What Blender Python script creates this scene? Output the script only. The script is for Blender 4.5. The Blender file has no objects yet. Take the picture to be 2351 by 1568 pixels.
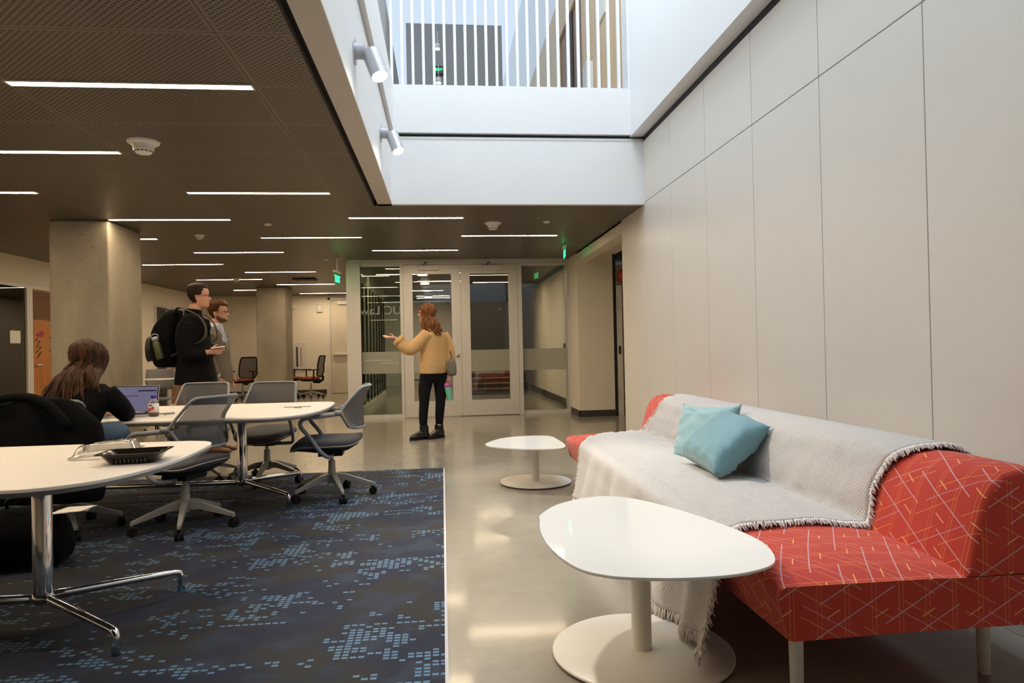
import bpy, bmesh, math, random
from mathutils import Vector, Matrix, noise
from math import sin, cos, pi, radians, sqrt
random.seed(7)
SC = bpy.context.scene
COL = SC.collection
V = Vector

# ---------------------------------------------------------------- camera
YAW, PIT, ROLL = radians(5.85), radians(.46), radians(1.2)
fw = V((sin(YAW)*cos(PIT), cos(YAW)*cos(PIT), sin(PIT)))
r0 = V((cos(YAW), -sin(YAW), 0)); u0 = r0.cross(fw)
rt = r0*cos(ROLL)-u0*sin(ROLL); up = u0*cos(ROLL)+r0*sin(ROLL)
cd = bpy.data.cameras.new('camera'); cam = bpy.data.objects.new('camera', cd); COL.objects.link(cam)
cam.matrix_world = Matrix(((rt.x, up.x, -fw.x, 0), (rt.y, up.y, -fw.y, 0), (rt.z, up.z, -fw.z, 1.12), (0, 0, 0, 1)))
cd.sensor_width = 36; cd.lens = 36*1567/2351; cd.clip_start = .05
SC.camera = cam
# ---------------------------------------------------------------- world, daylight, exposure
wd = bpy.data.worlds.new('sky'); SC.world = wd; wd.use_nodes = True
bg = wd.node_tree.nodes['Background']; bg.inputs[0].default_value = (.70, .845, 1, 1); bg.inputs[1].default_value = .78
def area(name, loc, rot, sx, sy, power, color, portal=False, spread=180):
    l = bpy.data.lights.new(name, 'AREA'); l.shape = 'RECTANGLE'; l.size = sx; l.size_y = sy
    l.energy = power; l.color = color; l.spread = radians(spread)
    o = bpy.data.objects.new(name, l); COL.objects.link(o); o.location = loc; o.rotation_euler = rot
    if portal: l.cycles.is_portal = True
    return o
area('skylight_daylight', (.75, 4.6, 7.6), (0, 0, 0), 2.2, 5.6, 185, (.86, .93, 1))
SC.view_settings.view_transform = 'Standard'; SC.view_settings.look = 'None'
SC.view_settings.gamma = 1; SC.view_settings.exposure = .28; SC.view_settings.use_curve_mapping = False
STRIP = 68.0

# ---------------------------------------------------------------- material helpers
class NT:
    def __init__(s, name):
        s.m = bpy.data.materials.new(name); s.m.use_nodes = True; s.t = s.m.node_tree
        s.b = s.t.nodes['Principled BSDF']; s.out = s.t.nodes['Material Output']
    def n(s, typ, **k):
        nd = s.t.nodes.new(typ)
        for a, v in k.items(): setattr(nd, a, v)
        return nd
    def put(s, sock, v):
        if hasattr(v, 'links') or isinstance(v, bpy.types.NodeSocket): s.t.links.new(v, sock)
        else: sock.default_value = v
    def M(s, op, a, b=0.0, c=None):
        nd = s.n('ShaderNodeMath', operation=op); s.put(nd.inputs[0], a); s.put(nd.inputs[1], b)
        if c is not None: s.put(nd.inputs[2], c)
        return nd.outputs[0]
    def obj(s): return s.n('ShaderNodeTexCoord').outputs['Object']
    def uv(s): return s.n('ShaderNodeTexCoord').outputs['UV']
    def xyz(s, v):
        nd = s.n('ShaderNodeSeparateXYZ'); s.put(nd.inputs[0], v); return nd.outputs
    def comb(s, x, y, z=0.0):
        nd = s.n('ShaderNodeCombineXYZ')
        for i, q in enumerate((x, y, z)): s.put(nd.inputs[i], q)
        return nd.outputs[0]
    def noise(s, v, scale, detail=3, rough=.5):
        nd = s.n('ShaderNodeTexNoise'); s.put(nd.inputs['Vector'], v); nd.inputs['Scale'].default_value = scale
        nd.inputs['Detail'].default_value = detail; nd.inputs['Roughness'].default_value = rough
        return nd.outputs[0]
    def mix(s, f, a, b):
        nd = s.n('ShaderNodeMix', data_type='RGBA'); s.put(nd.inputs[0], f)
        s.put(nd.inputs[6], a if not isinstance(a, tuple) else (*a, 1)); s.put(nd.inputs[7], b if not isinstance(b, tuple) else (*b, 1))
        return nd.outputs[2]
    def ramp(s, f, a, b):
        nd = s.n('ShaderNodeMapRange'); s.put(nd.inputs[0], f); nd.inputs[1].default_value = a; nd.inputs[2].default_value = b
        return nd.outputs[0]
    def bump(s, h, strength=.3, dist=.01):
        nd = s.n('ShaderNodeBump'); nd.inputs['Strength'].default_value = strength; nd.inputs['Distance'].default_value = dist
        s.put(nd.inputs['Height'], h); s.t.links.new(nd.outputs[0], s.b.inputs['Normal'])
    def base(s, c, rough=.5, metal=0.0):
        s.put(s.b.inputs['Base Color'], c if not isinstance(c, tuple) else (*c, 1))
        s.put(s.b.inputs['Roughness'], rough); s.put(s.b.inputs['Metallic'], metal)

def simple(name, c, rough=.5, metal=0.0, var=.06, scale=8, bump=0, bscale=60):
    t = NT(name); o = t.obj(); f = t.noise(o, scale, 3)
    a = tuple(x*(1-var) for x in c); b = tuple(min(1, x*(1+var)) for x in c)
    t.base(t.mix(f, a, b), rough, metal)
    if bump: t.bump(t.noise(o, bscale, 2), bump, .004)
    return t.m
def emit(name, c, s):
    t = NT(name); t.base((.02, .02, .02), .5)
    t.b.inputs['Emission Color'].default_value = (*c, 1); t.b.inputs['Emission Strength'].default_value = s
    return t.m
def glass(name, tint=(1, 1, 1), refl=.35, frost=0.0):
    t = NT(name); tr = t.n('ShaderNodeBsdfTransparent'); tr.inputs[0].default_value = (*tint, 1)
    gl = t.n('ShaderNodeBsdfGlossy'); gl.inputs['Roughness'].default_value = .0
    lw = t.n('ShaderNodeFresnel'); lw.inputs[0].default_value = 1.5
    f = t.M('MULTIPLY', lw.outputs[0], 1+refl)
    mx = t.n('ShaderNodeMixShader'); t.t.links.new(f, mx.inputs[0]); t.t.links.new(tr.outputs[0], mx.inputs[1]); t.t.links.new(gl.outputs[0], mx.inputs[2])
    t.t.links.new(mx.outputs[0], t.out.inputs[0]); return t.m
def sheer(name, c, opacity, cell=0.0):
    t = NT(name); t.base(c, .7); tr = t.n('ShaderNodeBsdfTransparent'); mx = t.n('ShaderNodeMixShader')
    mx.inputs[0].default_value = opacity
    t.t.links.new(tr.outputs[0], mx.inputs[1]); t.t.links.new(t.b.outputs[0], mx.inputs[2]); t.t.links.new(mx.outputs[0], t.out.inputs[0]); return t.m

# ceiling: perforated brown metal panels, joints every 1.27 m by 0.643 m
def ceiling_mat():
    t = NT('perforated_metal'); x, y, z = t.xyz(t.obj())
    sx = t.M('ABSOLUTE', t.M('SUBTRACT', t.M('FRACT', t.M('ADD', t.M('DIVIDE', t.M('ADD', x, 1.0), 1.27), 20.5)), .5))
    sx = t.M('MULTIPLY', sx, 1.27)
    sy = t.M('ABSOLUTE', t.M('SUBTRACT', t.M('FRACT', t.M('ADD', t.M('DIVIDE', t.M('SUBTRACT', y, 3.217), .643), 20.5)), .5))
    sy = t.M('MULTIPLY', sy, .643)
    d = t.M('MINIMUM', sx, sy)
    P, R = .0355, .0172
    ry = t.M('DIVIDE', t.M('ADD', y, 40), R); par = t.M('MULTIPLY', t.M('MODULO', t.M('FLOOR', ry), 2.0), .5)
    du = t.M('MULTIPLY', t.M('SUBTRACT', t.M('FRACT', t.M('ADD', t.M('DIVIDE', t.M('ADD', x, 40), P), par)), .5), P)
    dv = t.M('MULTIPLY', t.M('SUBTRACT', t.M('FRACT', ry), .5), R)
    rr = t.M('SQRT', t.M('ADD', t.M('MULTIPLY', du, du), t.M('MULTIPLY', dv, dv)))
    hole = t.M('MULTIPLY', t.M('LESS_THAN', rr, .0078), t.M('GREATER_THAN', d, .019))
    seam = t.M('LESS_THAN', d, .0025)
    n = t.noise(t.obj(), 1.2, 2)
    c = t.mix(n, (.145, .113, .082), (.175, .138, .10))
    c = t.mix(t.M('MAXIMUM', hole, seam), c, (.005, .004, .003))
    t.base(c, .42, .25); return t.m
def carpet_mat():
    t = NT('carpet_tiles'); o = t.obj(); x, y, z = t.xyz(o)
    CX, CY = .030, .0245
    row = t.M('FLOOR', t.M('DIVIDE', y, CY)); shift = t.M('MULTIPLY', t.M('MODULO', row, 2.0), .5)
    xs = t.M('DIVIDE', x, CX)
    cx = t.M('FLOOR', xs)
    cell = t.comb(t.M('MULTIPLY', cx, CX), t.M('MULTIPLY', row, CY))
    cellb = t.comb(t.M('MULTIPLY', cx, CX*.7), t.M('MULTIPLY', row, CY))
    big = t.noise(cellb, 2.6, 2, .5); mid = t.noise(cellb, 9, 2, .6)
    wn = t.n('ShaderNodeTexWhiteNoise', noise_dimensions='2D'); t.put(wn.inputs['Vector'], cell)
    s = t.M('ADD', t.M('ADD', t.M('MULTIPLY', big, .75), t.M('MULTIPLY', mid, .75)), t.M('MULTIPLY', wn.outputs[0], .16))
    on = t.M('GREATER_THAN', s, .93)
    streak = t.noise(t.comb(t.M('MULTIPLY', cx, CX*.09), t.M('MULTIPLY', row, CY*1.0)), 15, 1)
    on2 = t.M('MULTIPLY', t.M('MULTIPLY', t.M('GREATER_THAN', streak, .635), t.M('GREATER_THAN', wn.outputs[0], .35)), t.M('GREATER_THAN', big, .44))
    on = t.M('MAXIMUM', on, on2)
    fx = t.M('ABSOLUTE', t.M('SUBTRACT', t.M('FRACT', xs), .5)); fy = t.M('ABSOLUTE', t.M('SUBTRACT', t.M('FRACT', t.M('DIVIDE', y, CY)), .5))
    wob = t.M('MULTIPLY', t.noise(o, 160, 1), .12)
    dash = t.M('MULTIPLY', t.M('LESS_THAN', t.M('ADD', fx, wob), .43), t.M('LESS_THAN', t.M('ADD', fy, wob), .36))
    blot = t.ramp(t.noise(o, 2.2, 3), .45, .56)
    bl2 = t.ramp(t.noise(t.comb(x, y, 3.0), 5, 3), .5, .62)
    fz = t.noise(o, 420, 2)
    c = t.mix(blot, (.009, .011, .030), (.019, .017, .016))
    c = t.mix(t.M('MULTIPLY', bl2, .8), c, (.022, .030, .050))
    c = t.mix(t.M('MULTIPLY', on, dash), c, t.mix(t.noise(o, 9, 2), (.07, .15, .25), (.14, .25, .36)))
    c = t.mix(t.M('MULTIPLY', t.ramp(fz, .5, .8), .35), c, (.10, .15, .2))
    t.base(c, .95); t.bump(fz, .5, .003); return t.m
def floor_mat():
    t = NT('polished_concrete'); o = t.obj()
    n1 = t.noise(o, 1.3, 5, .6); n2 = t.noise(o, 9, 5, .65); n3 = t.noise(o, 95, 2, .6)
    c = t.mix(t.ramp(n1, .3, .7), (.26, .235, .19), (.345, .315, .26)); c = t.mix(t.M('MULTIPLY', t.ramp(n2, .45, .7), .45), c, (.25, .23, .19))
    c = t.mix(t.ramp(n3, .70, .76), c, (.48, .45, .4))
    t.base(c, t.M('ADD', .13, t.M('MULTIPLY', n2, .16))); t.b.inputs['Coat Weight'].default_value = .3; t.b.inputs['Coat Roughness'].default_value = .08
    t.bump(n2, .03, .003); return t.m
def concrete_mat():
    t = NT('cast_concrete'); o = t.obj(); x, y, z = t.xyz(o)
    n1 = t.noise(t.comb(x, y, t.M('MULTIPLY', z, .5)), 2.6, 5, .6); n2 = t.noise(o, 26, 3, .6); n3 = t.noise(t.comb(t.M('MULTIPLY', x, 1.0), y, t.M('MULTIPLY', z, 2.4)), 9, 2)
    c = t.mix(t.ramp(n1, .3, .7), (.215, .185, .14), (.32, .28, .215)); c = t.mix(t.M('MULTIPLY', t.ramp(n2, .5, .8), .4), c, (.22, .19, .14))
    c = t.mix(t.M('MULTIPLY', t.ramp(n3, .68, .72), .6), c, (.16, .13, .1))
    t.base(c, .75); t.bump(n2, .25, .004); return t.m
def wood_mat(name, a, b, sc=1.0):
    t = NT(name); o = t.obj(); x, y, z = t.xyz(o)
    w = t.noise(t.comb(t.M('MULTIPLY', x, 14*sc), t.M('MULTIPLY', y, 14*sc), t.M('MULTIPLY', z, 1.1)), 1.0, 4)
    t.base(t.mix(t.ramp(w, .35, .65), a, b), .45); return t.m
def sofa_mat():
    # woven red fabric: orange upright pairs, lilac and orange diagonals, in metres of unrolled cloth (uv)
    t = NT('red_line_fabric'); u, v, w = t.xyz(t.uv())
    def lines(ax, ay, per, width, off=0.0, mask=None):
        q = t.M('ADD', t.M('MULTIPLY', u, ax/per), t.M('MULTIPLY', v, ay/per)); q = t.M('ADD', q, off+50)
        d = t.M('ABSOLUTE', t.M('SUBTRACT', t.M('FRACT', q), .5)); l = t.M('LESS_THAN', d, width/per/2)
        if mask:
            mx, my, mp, duty = mask
            k = t.M('ADD', t.M('ADD', t.M('MULTIPLY', u, mx/mp), t.M('MULTIPLY', v, my/mp)), t.M('MULTIPLY', t.M('FLOOR', q), .37))
            l = t.M('MULTIPLY', l, t.M('LESS_THAN', t.M('FRACT', t.M('ADD', k, 50)), duty))
        return l
    base = t.mix(t.noise(t.uv(), 300, 2), (.44, .028, .014), (.56, .045, .022))
    o1 = t.M('MAXIMUM', lines(1, 0, .085, .0026), lines(1, 0, .085, .0026, .15))
    o1 = t.M('MAXIMUM', o1, lines(1, 0, .17, .0026, .32))
    o2 = lines(.5, .866, .062, .0026, .6, (.866, -.5, .30, .62))
    li = t.M('MAXIMUM', lines(.5, -.866, .080, .0034, 0, (.866, .5, .55, .78)), t.M('MULTIPLY', lines(.5, .866, .124, .0030, .3, (.866, -.5, .42, .7)), .6))
    ye = lines(.5, -.866, .080, .0034, .42, (.866, .5, .20, .24))
    c = t.mix(t.M('MULTIPLY', o1, .55), base, (.72, .22, .05)); c = t.mix(t.M('MULTIPLY', o2, .8), c, (.75, .26, .06))
    c = t.mix(t.M('MULTIPLY', li, .8), c, (.60, .42, .46)); c = t.mix(ye, c, (.85, .42, .12))
    t.base(c, .85); t.bump(t.noise(t.uv(), 700, 1), .15, .001)
    t.b.inputs['Sheen Weight'].default_value = .15; return t.m
def knit_mat():
    t = NT('cream_cable_knit'); u, v, w = t.xyz(t.uv())
    row = t.M('FLOOR', t.M('DIVIDE', v, .05)); sgn = t.M('SUBTRACT', t.M('MULTIPLY', t.M('MODULO', t.M('ADD', row, 100), 2.0), 2.0), 1.0)
    q = t.M('ADD', t.M('DIVIDE', u, .014), t.M('MULTIPLY', sgn, t.M('DIVIDE', v, .022)))
    h = t.M('ABSOLUTE', t.M('SUBTRACT', t.M('FRACT', t.M('ADD', q, 300)), .5)); g = t.noise(t.uv(), 40, 2)
    f = t.noise(t.uv(), 500, 2); hh = t.M('ADD', t.M('MULTIPLY', h, g), t.M('MULTIPLY', f, .25))
    gap = t.M('MULTIPLY', t.M('LESS_THAN', h, .1), t.M('GREATER_THAN', g, .52))
    t.base(t.mix(t.M('MULTIPLY', gap, .55), t.mix(g, (.54, .515, .495), (.63, .605, .585)), (.36, .33, .31)), .95); t.bump(hh, .9, .010)
    t.b.inputs['Sheen Weight'].default_value = .2; return t.m

MT = {}
MT['ceil'] = ceiling_mat(); MT['carpet'] = carpet_mat(); MT['floor'] = floor_mat(); MT['concrete'] = concrete_mat()
MT['sofa'] = sofa_mat(); MT['knit'] = knit_mat()
MT['white_wall'] = simple('white_panel_paint', (.80, .76, .70), .38, var=.02, scale=2)
MT['cream_wall'] = simple('cream_wall_paint', (.80, .73, .61), .7, var=.03, scale=3)
MT['fascia'] = simple('white_satin_paint', (.87, .88, .88), .5, var=.015, scale=2)
MT['soffit'] = simple('beige_soffit_paint', (.60, .54, .47), .6, var=.02)
MT['black'] = simple('matt_black', (.008, .008, .009), .6)
MT['dark'] = simple('dark_grey_metal', (.035, .035, .038), .5)
MT['base'] = simple('dark_rubber_base', (.05, .043, .038), .5)
MT['alu'] = simple('satin_aluminium', (.66, .64, .61), .45, .25, var=.02)
MT['silver'] = simple('brushed_silver', (.55, .56, .6), .35, .6, var=.03)
MT['chrome'] = simple('polished_chrome', (.75, .75, .76), .09, 1.0, var=.02)
MT['white_tab'] = simple('white_lacquer', (.85, .845, .82), .05, var=.01)
MT['white_lam'] = simple('white_laminate', (.84, .80, .75), .4, var=.015)
MT['tab_edge'] = simple('grey_table_edge', (.30, .29, .28), .5)
MT['white_pl'] = simple('white_plastic', (.72, .70, .65), .4, var=.02)
MT['frame_gr'] = simple('grey_nylon_frame', (.24, .255, .28), .45, var=.04)
MT['base_gr'] = simple('pale_grey_cast_base', (.36, .345, .32), .4, .2, var=.04)
MT['seat_gr'] = simple('charcoal_seat_fabric', (.085, .083, .088), .85, var=.15, scale=40, bump=.3, bscale=900)
MT['pipe'] = simple('light_grey_piping', (.45, .44, .42), .6)
MT['blk_pl'] = simple('black_plastic', (.012, .012, .013), .4)
MT['tyre'] = simple('caster_rubber', (.010, .010, .010), .45)
MT['mesh_gr'] = sheer('charcoal_mesh_fabric', (.10, .10, .105), .8)
MT['mesh_bk'] = sheer('black_mesh_fabric', (.015, .014, .013), .8)
MT['orange_seat'] = simple('rust_seat_fabric', (.27, .062, .018), .85, var=.1)
MT['teal'] = simple('pale_teal_velvet', (.125, .27, .315), .6, var=.12, scale=7, bump=.3, bscale=25)
MT['teal_l'] = simple('light_teal_velvet', (.22, .38, .42), .6, var=.12, scale=7, bump=.3, bscale=25)
for k in ('teal', 'teal_l'): MT[k].node_tree.nodes['Principled BSDF'].inputs['Sheen Weight'].default_value = .3
MT['glass'] = glass('clear_glass', (.93, .95, .93), .3); MT['glass_g'] = glass('green_tinted_glass', (.78, .82, .75), .5)
MT['plastic_clear'] = glass('clear_thin_plastic', (.93, .93, .93), 1.0)
MT['frost'] = sheer('frosted_film', (.42, .42, .36), .62)
MT['strip'] = emit('warm_strip_light', (1, .78, .52), STRIP)
MT['spot_e'] = emit('spot_lens', (1, .93, .8), 30)
MT['round_e'] = emit('round_lamp', (1, .88, .7), 14)
MT['green_e'] = emit('green_exit_letters', (.02, 1, .25), 4.0)
MT['green_d'] = emit('dim_green_letters', (.02, .6, .12), .5)
MT['wood_o'] = wood_mat('orange_maple_door', (.36, .125, .030), (.46, .17, .045))
MT['wood_l'] = wood_mat('pale_maple_panel', (.56, .37, .20), (.68, .48, .28))
MT['wood_d'] = wood_mat('brown_door_wood', (.20, .085, .035), (.28, .13, .05))
MT['skin'] = simple('skin', (.56, .29, .20), .5, var=.06, scale=20)
MT['skin2'] = simple('pale_skin', (.62, .34, .25), .5, var=.06, scale=20)
MT['wool_bk'] = simple('black_wool', (.004, .004, .005), .95, bump=.2, bscale=300)
MT['denim'] = simple('blue_denim', (.065, .115, .20), .85, var=.35, scale=9, bump=.2, bscale=400)
MT['navy'] = simple('dark_navy_cloth', (.014, .017, .028), .85)
MT['tweed'] = simple('grey_tweed', (.115, .097, .075), .9, var=.25, scale=120)
MT['shirt'] = simple('pale_blue_shirt', (.38, .43, .52), .8)
MT['camel'] = simple('camel_knit_wool', (.62, .40, .185), .95, var=.12, scale=50, bump=.6, bscale=220)
MT['bk_pants'] = simple('black_stretch_cloth', (.008, .008, .011), .8)
MT['leather'] = simple('black_glossy_leather', (.008, .008, .008), .18)
MT['brown_l'] = simple('brown_leather', (.12, .045, .02), .4)
MT['hair_dk'] = simple('dark_brown_hair', (.020, .010, .006), .5, var=.4, scale=60)
MT['hair_br'] = simple('auburn_hair', (.060, .022, .008), .45, var=.4, scale=60)
def hair_mat(name, a, b):
    t = NT(name); x, y, z = t.xyz(t.obj()); n = t.noise(t.comb(t.M('MULTIPLY', x, 60), t.M('MULTIPLY', y, 60), t.M('MULTIPLY', z, 5)), 1, 3)
    t.base(t.mix(t.ramp(n, .38, .65), a, b), .5); t.b.inputs['Specular IOR Level'].default_value = .2; t.bump(n, .5, .006); return t.m
MT['hair_long'] = hair_mat('long_brown_hair', (.016, .007, .003), (.080, .030, .010))
MT['hair_cop'] = hair_mat('copper_brown_hair', (.07, .025, .009), (.30, .12, .04))
MT['paper'] = simple('paper', (.75, .73, .68), .8)
MT['red_alarm'] = simple('red_plastic', (.35, .02, .012), .35)
MT['darkpl'] = simple('black_glossy_plastic', (.012, .011, .010), .12)

for k in ('wool_bk', 'bk_pants', 'navy', 'blk_pl', 'tyre', 'hair_dk', 'hair_br'): MT[k].node_tree.nodes['Principled BSDF'].inputs['Specular IOR Level'].default_value = .15
# ---------------------------------------------------------------- mesh helpers
class MB:
    def __init__(s): s.v = []; s.f = []; s.uv = {}; s.mi = {}
    def add(s, vs, fs, mi=0, uvs=None):
        k = len(s.v); s.v += [V(p) for p in vs]
        for i, f in enumerate(fs):
            if mi: s.mi[len(s.f)] = mi
            if uvs: s.uv[len(s.f)] = [uvs[j] for j in f]
            s.f.append([j+k for j in f])
        return s
    def box(s, x0, x1, y0, y1, z0, z1, mi=0):
        vs = [(x, y, z) for z in (z0, z1) for y in (y0, y1) for x in (x0, x1)]
        return s.add(vs, [(0, 2, 3, 1), (4, 5, 7, 6), (0, 1, 5, 4), (2, 6, 7, 3), (0, 4, 6, 2), (1, 3, 7, 5)], mi)
    def obox(s, c, ax, ay, az, mi=0):
        c, ax, ay, az = V(c), V(ax), V(ay), V(az)
        vs = [c+ax*i+ay*j+az*k for k in (-1, 1) for j in (-1, 1) for i in (-1, 1)]
        return s.add(vs, [(0, 2, 3, 1), (4, 5, 7, 6), (0, 1, 5, 4), (2, 6, 7, 3), (0, 4, 6, 2), (1, 3, 7, 5)], mi)
    def rings(s, rs, close=True, caps=True, mi=0, uvs=None):
        n = len(rs[0]); vs = [p for r in rs for p in r]; fs = []
        for i in range(len(rs)-1):
            for j in range(n if close else n-1):
                a = i*n+j; b = i*n+(j+1) % n; fs.append((a, b, b+n, a+n))
        if caps: fs += [tuple(range(n-1, -1, -1)), tuple(range((len(rs)-1)*n, len(rs)*n))]
        return s.add(vs, fs, mi, uvs)
    def tube(s, pts, r, seg=10, sq=1.0, mi=0, upv=None, caps=True):
        pts = [V(p) for p in pts]; n = len(pts); rr = r if isinstance(r, (list, tuple)) else [r]*n; out = []
        a = None
        for i in range(n):
            t = (pts[min(i+1, n-1)]-pts[max(i-1, 0)]).normalized()
            if a is None:
                a = V(upv) if upv else (V((0, 0, 1)) if abs(t.z) < .9 else V((0, 1, 0)))
            a = (a-t*a.dot(t)).normalized(); b = t.cross(a)
            out.append([pts[i]+a*(cos(2*pi*k/seg)*rr[i]*sq)+b*(sin(2*pi*k/seg)*rr[i]) for k in range(seg)])
        return s.rings(out, mi=mi, caps=caps)
    def ell(s, c, rx, ry, rz, seg=14, ring=9, axes=None, mi=0):
        c = V(c); ax = axes or (V((1, 0, 0)), V((0, 1, 0)), V((0, 0, 1))); rs = []
        for i in range(1, ring):
            th = pi*i/ring
            rs.append([c+ax[0]*(rx*sin(th)*cos(2*pi*j/seg))+ax[1]*(ry*sin(th)*sin(2*pi*j/seg))-ax[2]*(rz*cos(th)) for j in range(seg)])
        return s.rings(rs, mi=mi)
    def lathe(s, prof, c=(0, 0, 0), seg=28, mi=0):
        c = V(c); return s.rings([[c+V((r*cos(2*pi*j/seg), r*sin(2*pi*j/seg), z)) for j in range(seg)] for r, z in prof], mi=mi)
    def cyl(s, p0, p1, r0, r1=None, seg=16, mi=0): return s.tube([p0, p1], [r0, r0 if r1 is None else r1], seg, mi=mi)
    def prism(s, out, z0, z1, ch=0.0, mi=0):
        n = len(out); c = V((sum(p[0] for p in out)/n, sum(p[1] for p in out)/n, 0))
        def ring(z, k): return [V((c.x+(p[0]-c.x)*k, c.y+(p[1]-c.y)*k, z)) for p in out]
        if ch: return s.rings([ring(z0, 1-ch*3), ring(z0+(z1-z0)*.3, 1-ch*.6), ring(z1-(z1-z0)*.25, 1), ring(z1, 1-ch*.4)], mi=mi)
        return s.rings([ring(z0, 1), ring(z1, 1)], mi=mi)
    def build(s, name, mats, parent=None, smooth=False, bevel=0, sub=0, remesh=0, rsm=4, solid=0, loc=None, auto=False):
        me = bpy.data.meshes.new(name); me.from_pydata([tuple(p) for p in s.v], [], s.f)
        for m in (mats if isinstance(mats, (list, tuple)) else [mats]): me.materials.append(m)
        for i, p in enumerate(me.polygons):
            p.use_smooth = smooth; p.material_index = s.mi.get(i, 0)
        if s.uv:
            l = me.uv_layers.new(name='UVMap')
            for i, p in enumerate(me.polygons):
                if i in s.uv:
                    for k, li in enumerate(p.loop_indices): l.data[li].uv = s.uv[i][k]
        bm = bmesh.new(); bm.from_mesh(me); bmesh.ops.recalc_face_normals(bm, faces=bm.faces); bm.to_mesh(me); bm.free(); me.update()
        o = bpy.data.objects.new(name, me); COL.objects.link(o)
        if parent: o.parent = parent
        if loc: o.location = loc
        if solid: md = o.modifiers.new('s', 'SOLIDIFY'); md.thickness = solid; md.offset = 0
        if bevel: md = o.modifiers.new('b', 'BEVEL'); md.width = bevel; md.segments = 2; md.limit_method = 'ANGLE'; md.angle_limit = radians(40)
        if sub: md = o.modifiers.new('u', 'SUBSURF'); md.levels = sub; md.render_levels = sub
        if remesh:
            md = o.modifiers.new('r', 'REMESH'); md.mode = 'VOXEL'; md.voxel_size = remesh; md.use_smooth_shade = True
            if rsm: md = o.modifiers.new('m', 'SMOOTH'); md.factor = .5; md.iterations = rsm
        if auto:
            try: me.set_sharp_from_angle(angle=radians(35))
            except Exception: pass
        return o
def spline(pts, n=6, closed=False):
    pts = [V(p) for p in pts]; m = len(pts); out = []
    rng = range(m if closed else m-1)
    for i in rng:
        g = (lambda k: pts[k % m]) if closed else (lambda k: pts[max(0, min(m-1, k))])
        a, b, c, d = g(i-1), g(i), g(i+1), g(i+2)
        for j in range(n):
            t = j/n; out.append(.5*((2*b)+(c-a)*t+(2*a-5*b+4*c-d)*t*t+(3*b-a-3*c+d)*t**3))
    if not closed: out.append(pts[-1])
    return out
def tag(o, label, cat, group=None, kind=None):
    o['label'] = label; o['category'] = cat
    if group: o['group'] = group
    if kind: o['kind'] = kind
    return o
def thing(name, label, cat, loc=(0, 0, 0), rz=0, group=None):
    o = bpy.data.objects.new(name, None); COL.objects.link(o); o.location = loc; o.rotation_euler = (0, 0, rz); o.empty_display_size = .1
    return tag(o, label, cat, group)
def struct(name, mb, m, **k):
    o = mb.build(name, m, **k); o['kind'] = 'structure'; return o
KIDS = {}
def copy_tree(o, parent=None):
    c = o.copy(); COL.objects.link(c); c.parent = parent
    for ch in [x for x in bpy.data.objects if x.parent == o]: copy_tree(ch, c)
    return c

# ================================================================ THE SETTING
CZ = 2.58; XW = 2.13; XF = -.475; YF = 6.93; YG = 11.3; XL = -6.05; YB = 18.3
struct('floor', MB().box(-7, 5.2, -4, 24, -.1, 0), MT['floor'])
c = MB(); c.box(-7, -.66, -4, 7.0, CZ, CZ+.04); c.box(-7, XW, 7.0, YB+.3, CZ, CZ+.04); c.box(-.66, XW+.0, -4, .3, CZ, CZ+.04)
struct('ceiling', c, MT['ceil'])
c = MB(); c.box(-7, -.62, -4, 7.0, CZ+.05, CZ+.12); c.box(-7, 5.2, 7.02, 24, CZ+.05, CZ+.12); c.box(-.62, XW+.12, -4, .3, CZ+.05, CZ+.12); c.box(XW+.13, 5.2, -4, -1.6, CZ+.05, CZ+.12)
c.box(XW+.13, 5.2, -4, 7.02, CZ+.05, CZ+.12)
struct('ceiling_slab', c, MT['black'])
# ceiling edge trim beside the opening
c = MB(); c.box(-.70, -.655, -1.6, 7.0, CZ-.012, CZ+.04); struct('trim_1', c, MT['ceil'])
# left fascia of the opening
c = MB(); c.box(-.615, XF, -1.6, 7.0, CZ, CZ+.015)
struct('trim_2', c, MT['soffit'])
c = MB(); c.box(-.60, XF, -1.6, 7.0, CZ+.015, 3.26); struct('wall_left_opening', c, MT['fascia'])
c = MB(); c.box(-.60, XF-.02, -1.6, 7.0, 3.26, 3.30); struct('trim_3', c, MT['dark'])
c = MB(); c.box(-.60, XF+.035, -1.6, YF+.02, 3.30, 3.79); struct('wall_left_upper', c, MT['fascia'])
# far fascia
c = MB(); c.box(XF-.14, XW, YF, 7.02, CZ, 3.235); struct('wall_far_fascia', c, MT['fascia'])
c = MB(); c.box(XF, XW, YF-.004, YF+.05, 3.235, 3.262); struct('trim_4', c, MT['alu'])
c = MB(); c.box(XF, XW, YF+.05, YF+.09, 3.262, 3.305); struct('trim_5', c, MT['black'])
c = MB(); c.box(XF-.14, XW, YF+.0, 7.2, 3.305, 3.79); struct('wall_far_upper', c, MT['fascia'])
# right wall: panels with open joints over a dark backing
ys = [-1.6, -.53, .30, 1.13, 1.96, 2.79, 3.62, 4.45, 5.28, 6.11, 6.94, 7.77, 7.86]
c = MB(); g = .006
for a, b in zip(ys[:-1], ys[1:]):
    c.box(XW, XW+.03, a+g/2, b-g/2, 0.0, 2.60-g/2)
    if b < 7.5: c.box(XW, XW+.03, a+g/2, b-g/2, 2.60+g/2, 3.235)
struct('wall_right', c, MT['white_wall'], bevel=.002)
struct('wall_right_backing', MB().box(XW+.03, XW+.12, -1.6, 7.86, 0, 3.32), MT['tab_edge'])
struct('trim_6', MB().box(XW-.0, XW+.03, -1.6, 7.0, 3.235, 3.29), MT['black'])
c = MB(); c.box(2.0, XW+.3, -1.6, 7.2, 3.29, 6.6); struct('wall_right_upper', c, MT['fascia'])
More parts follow.
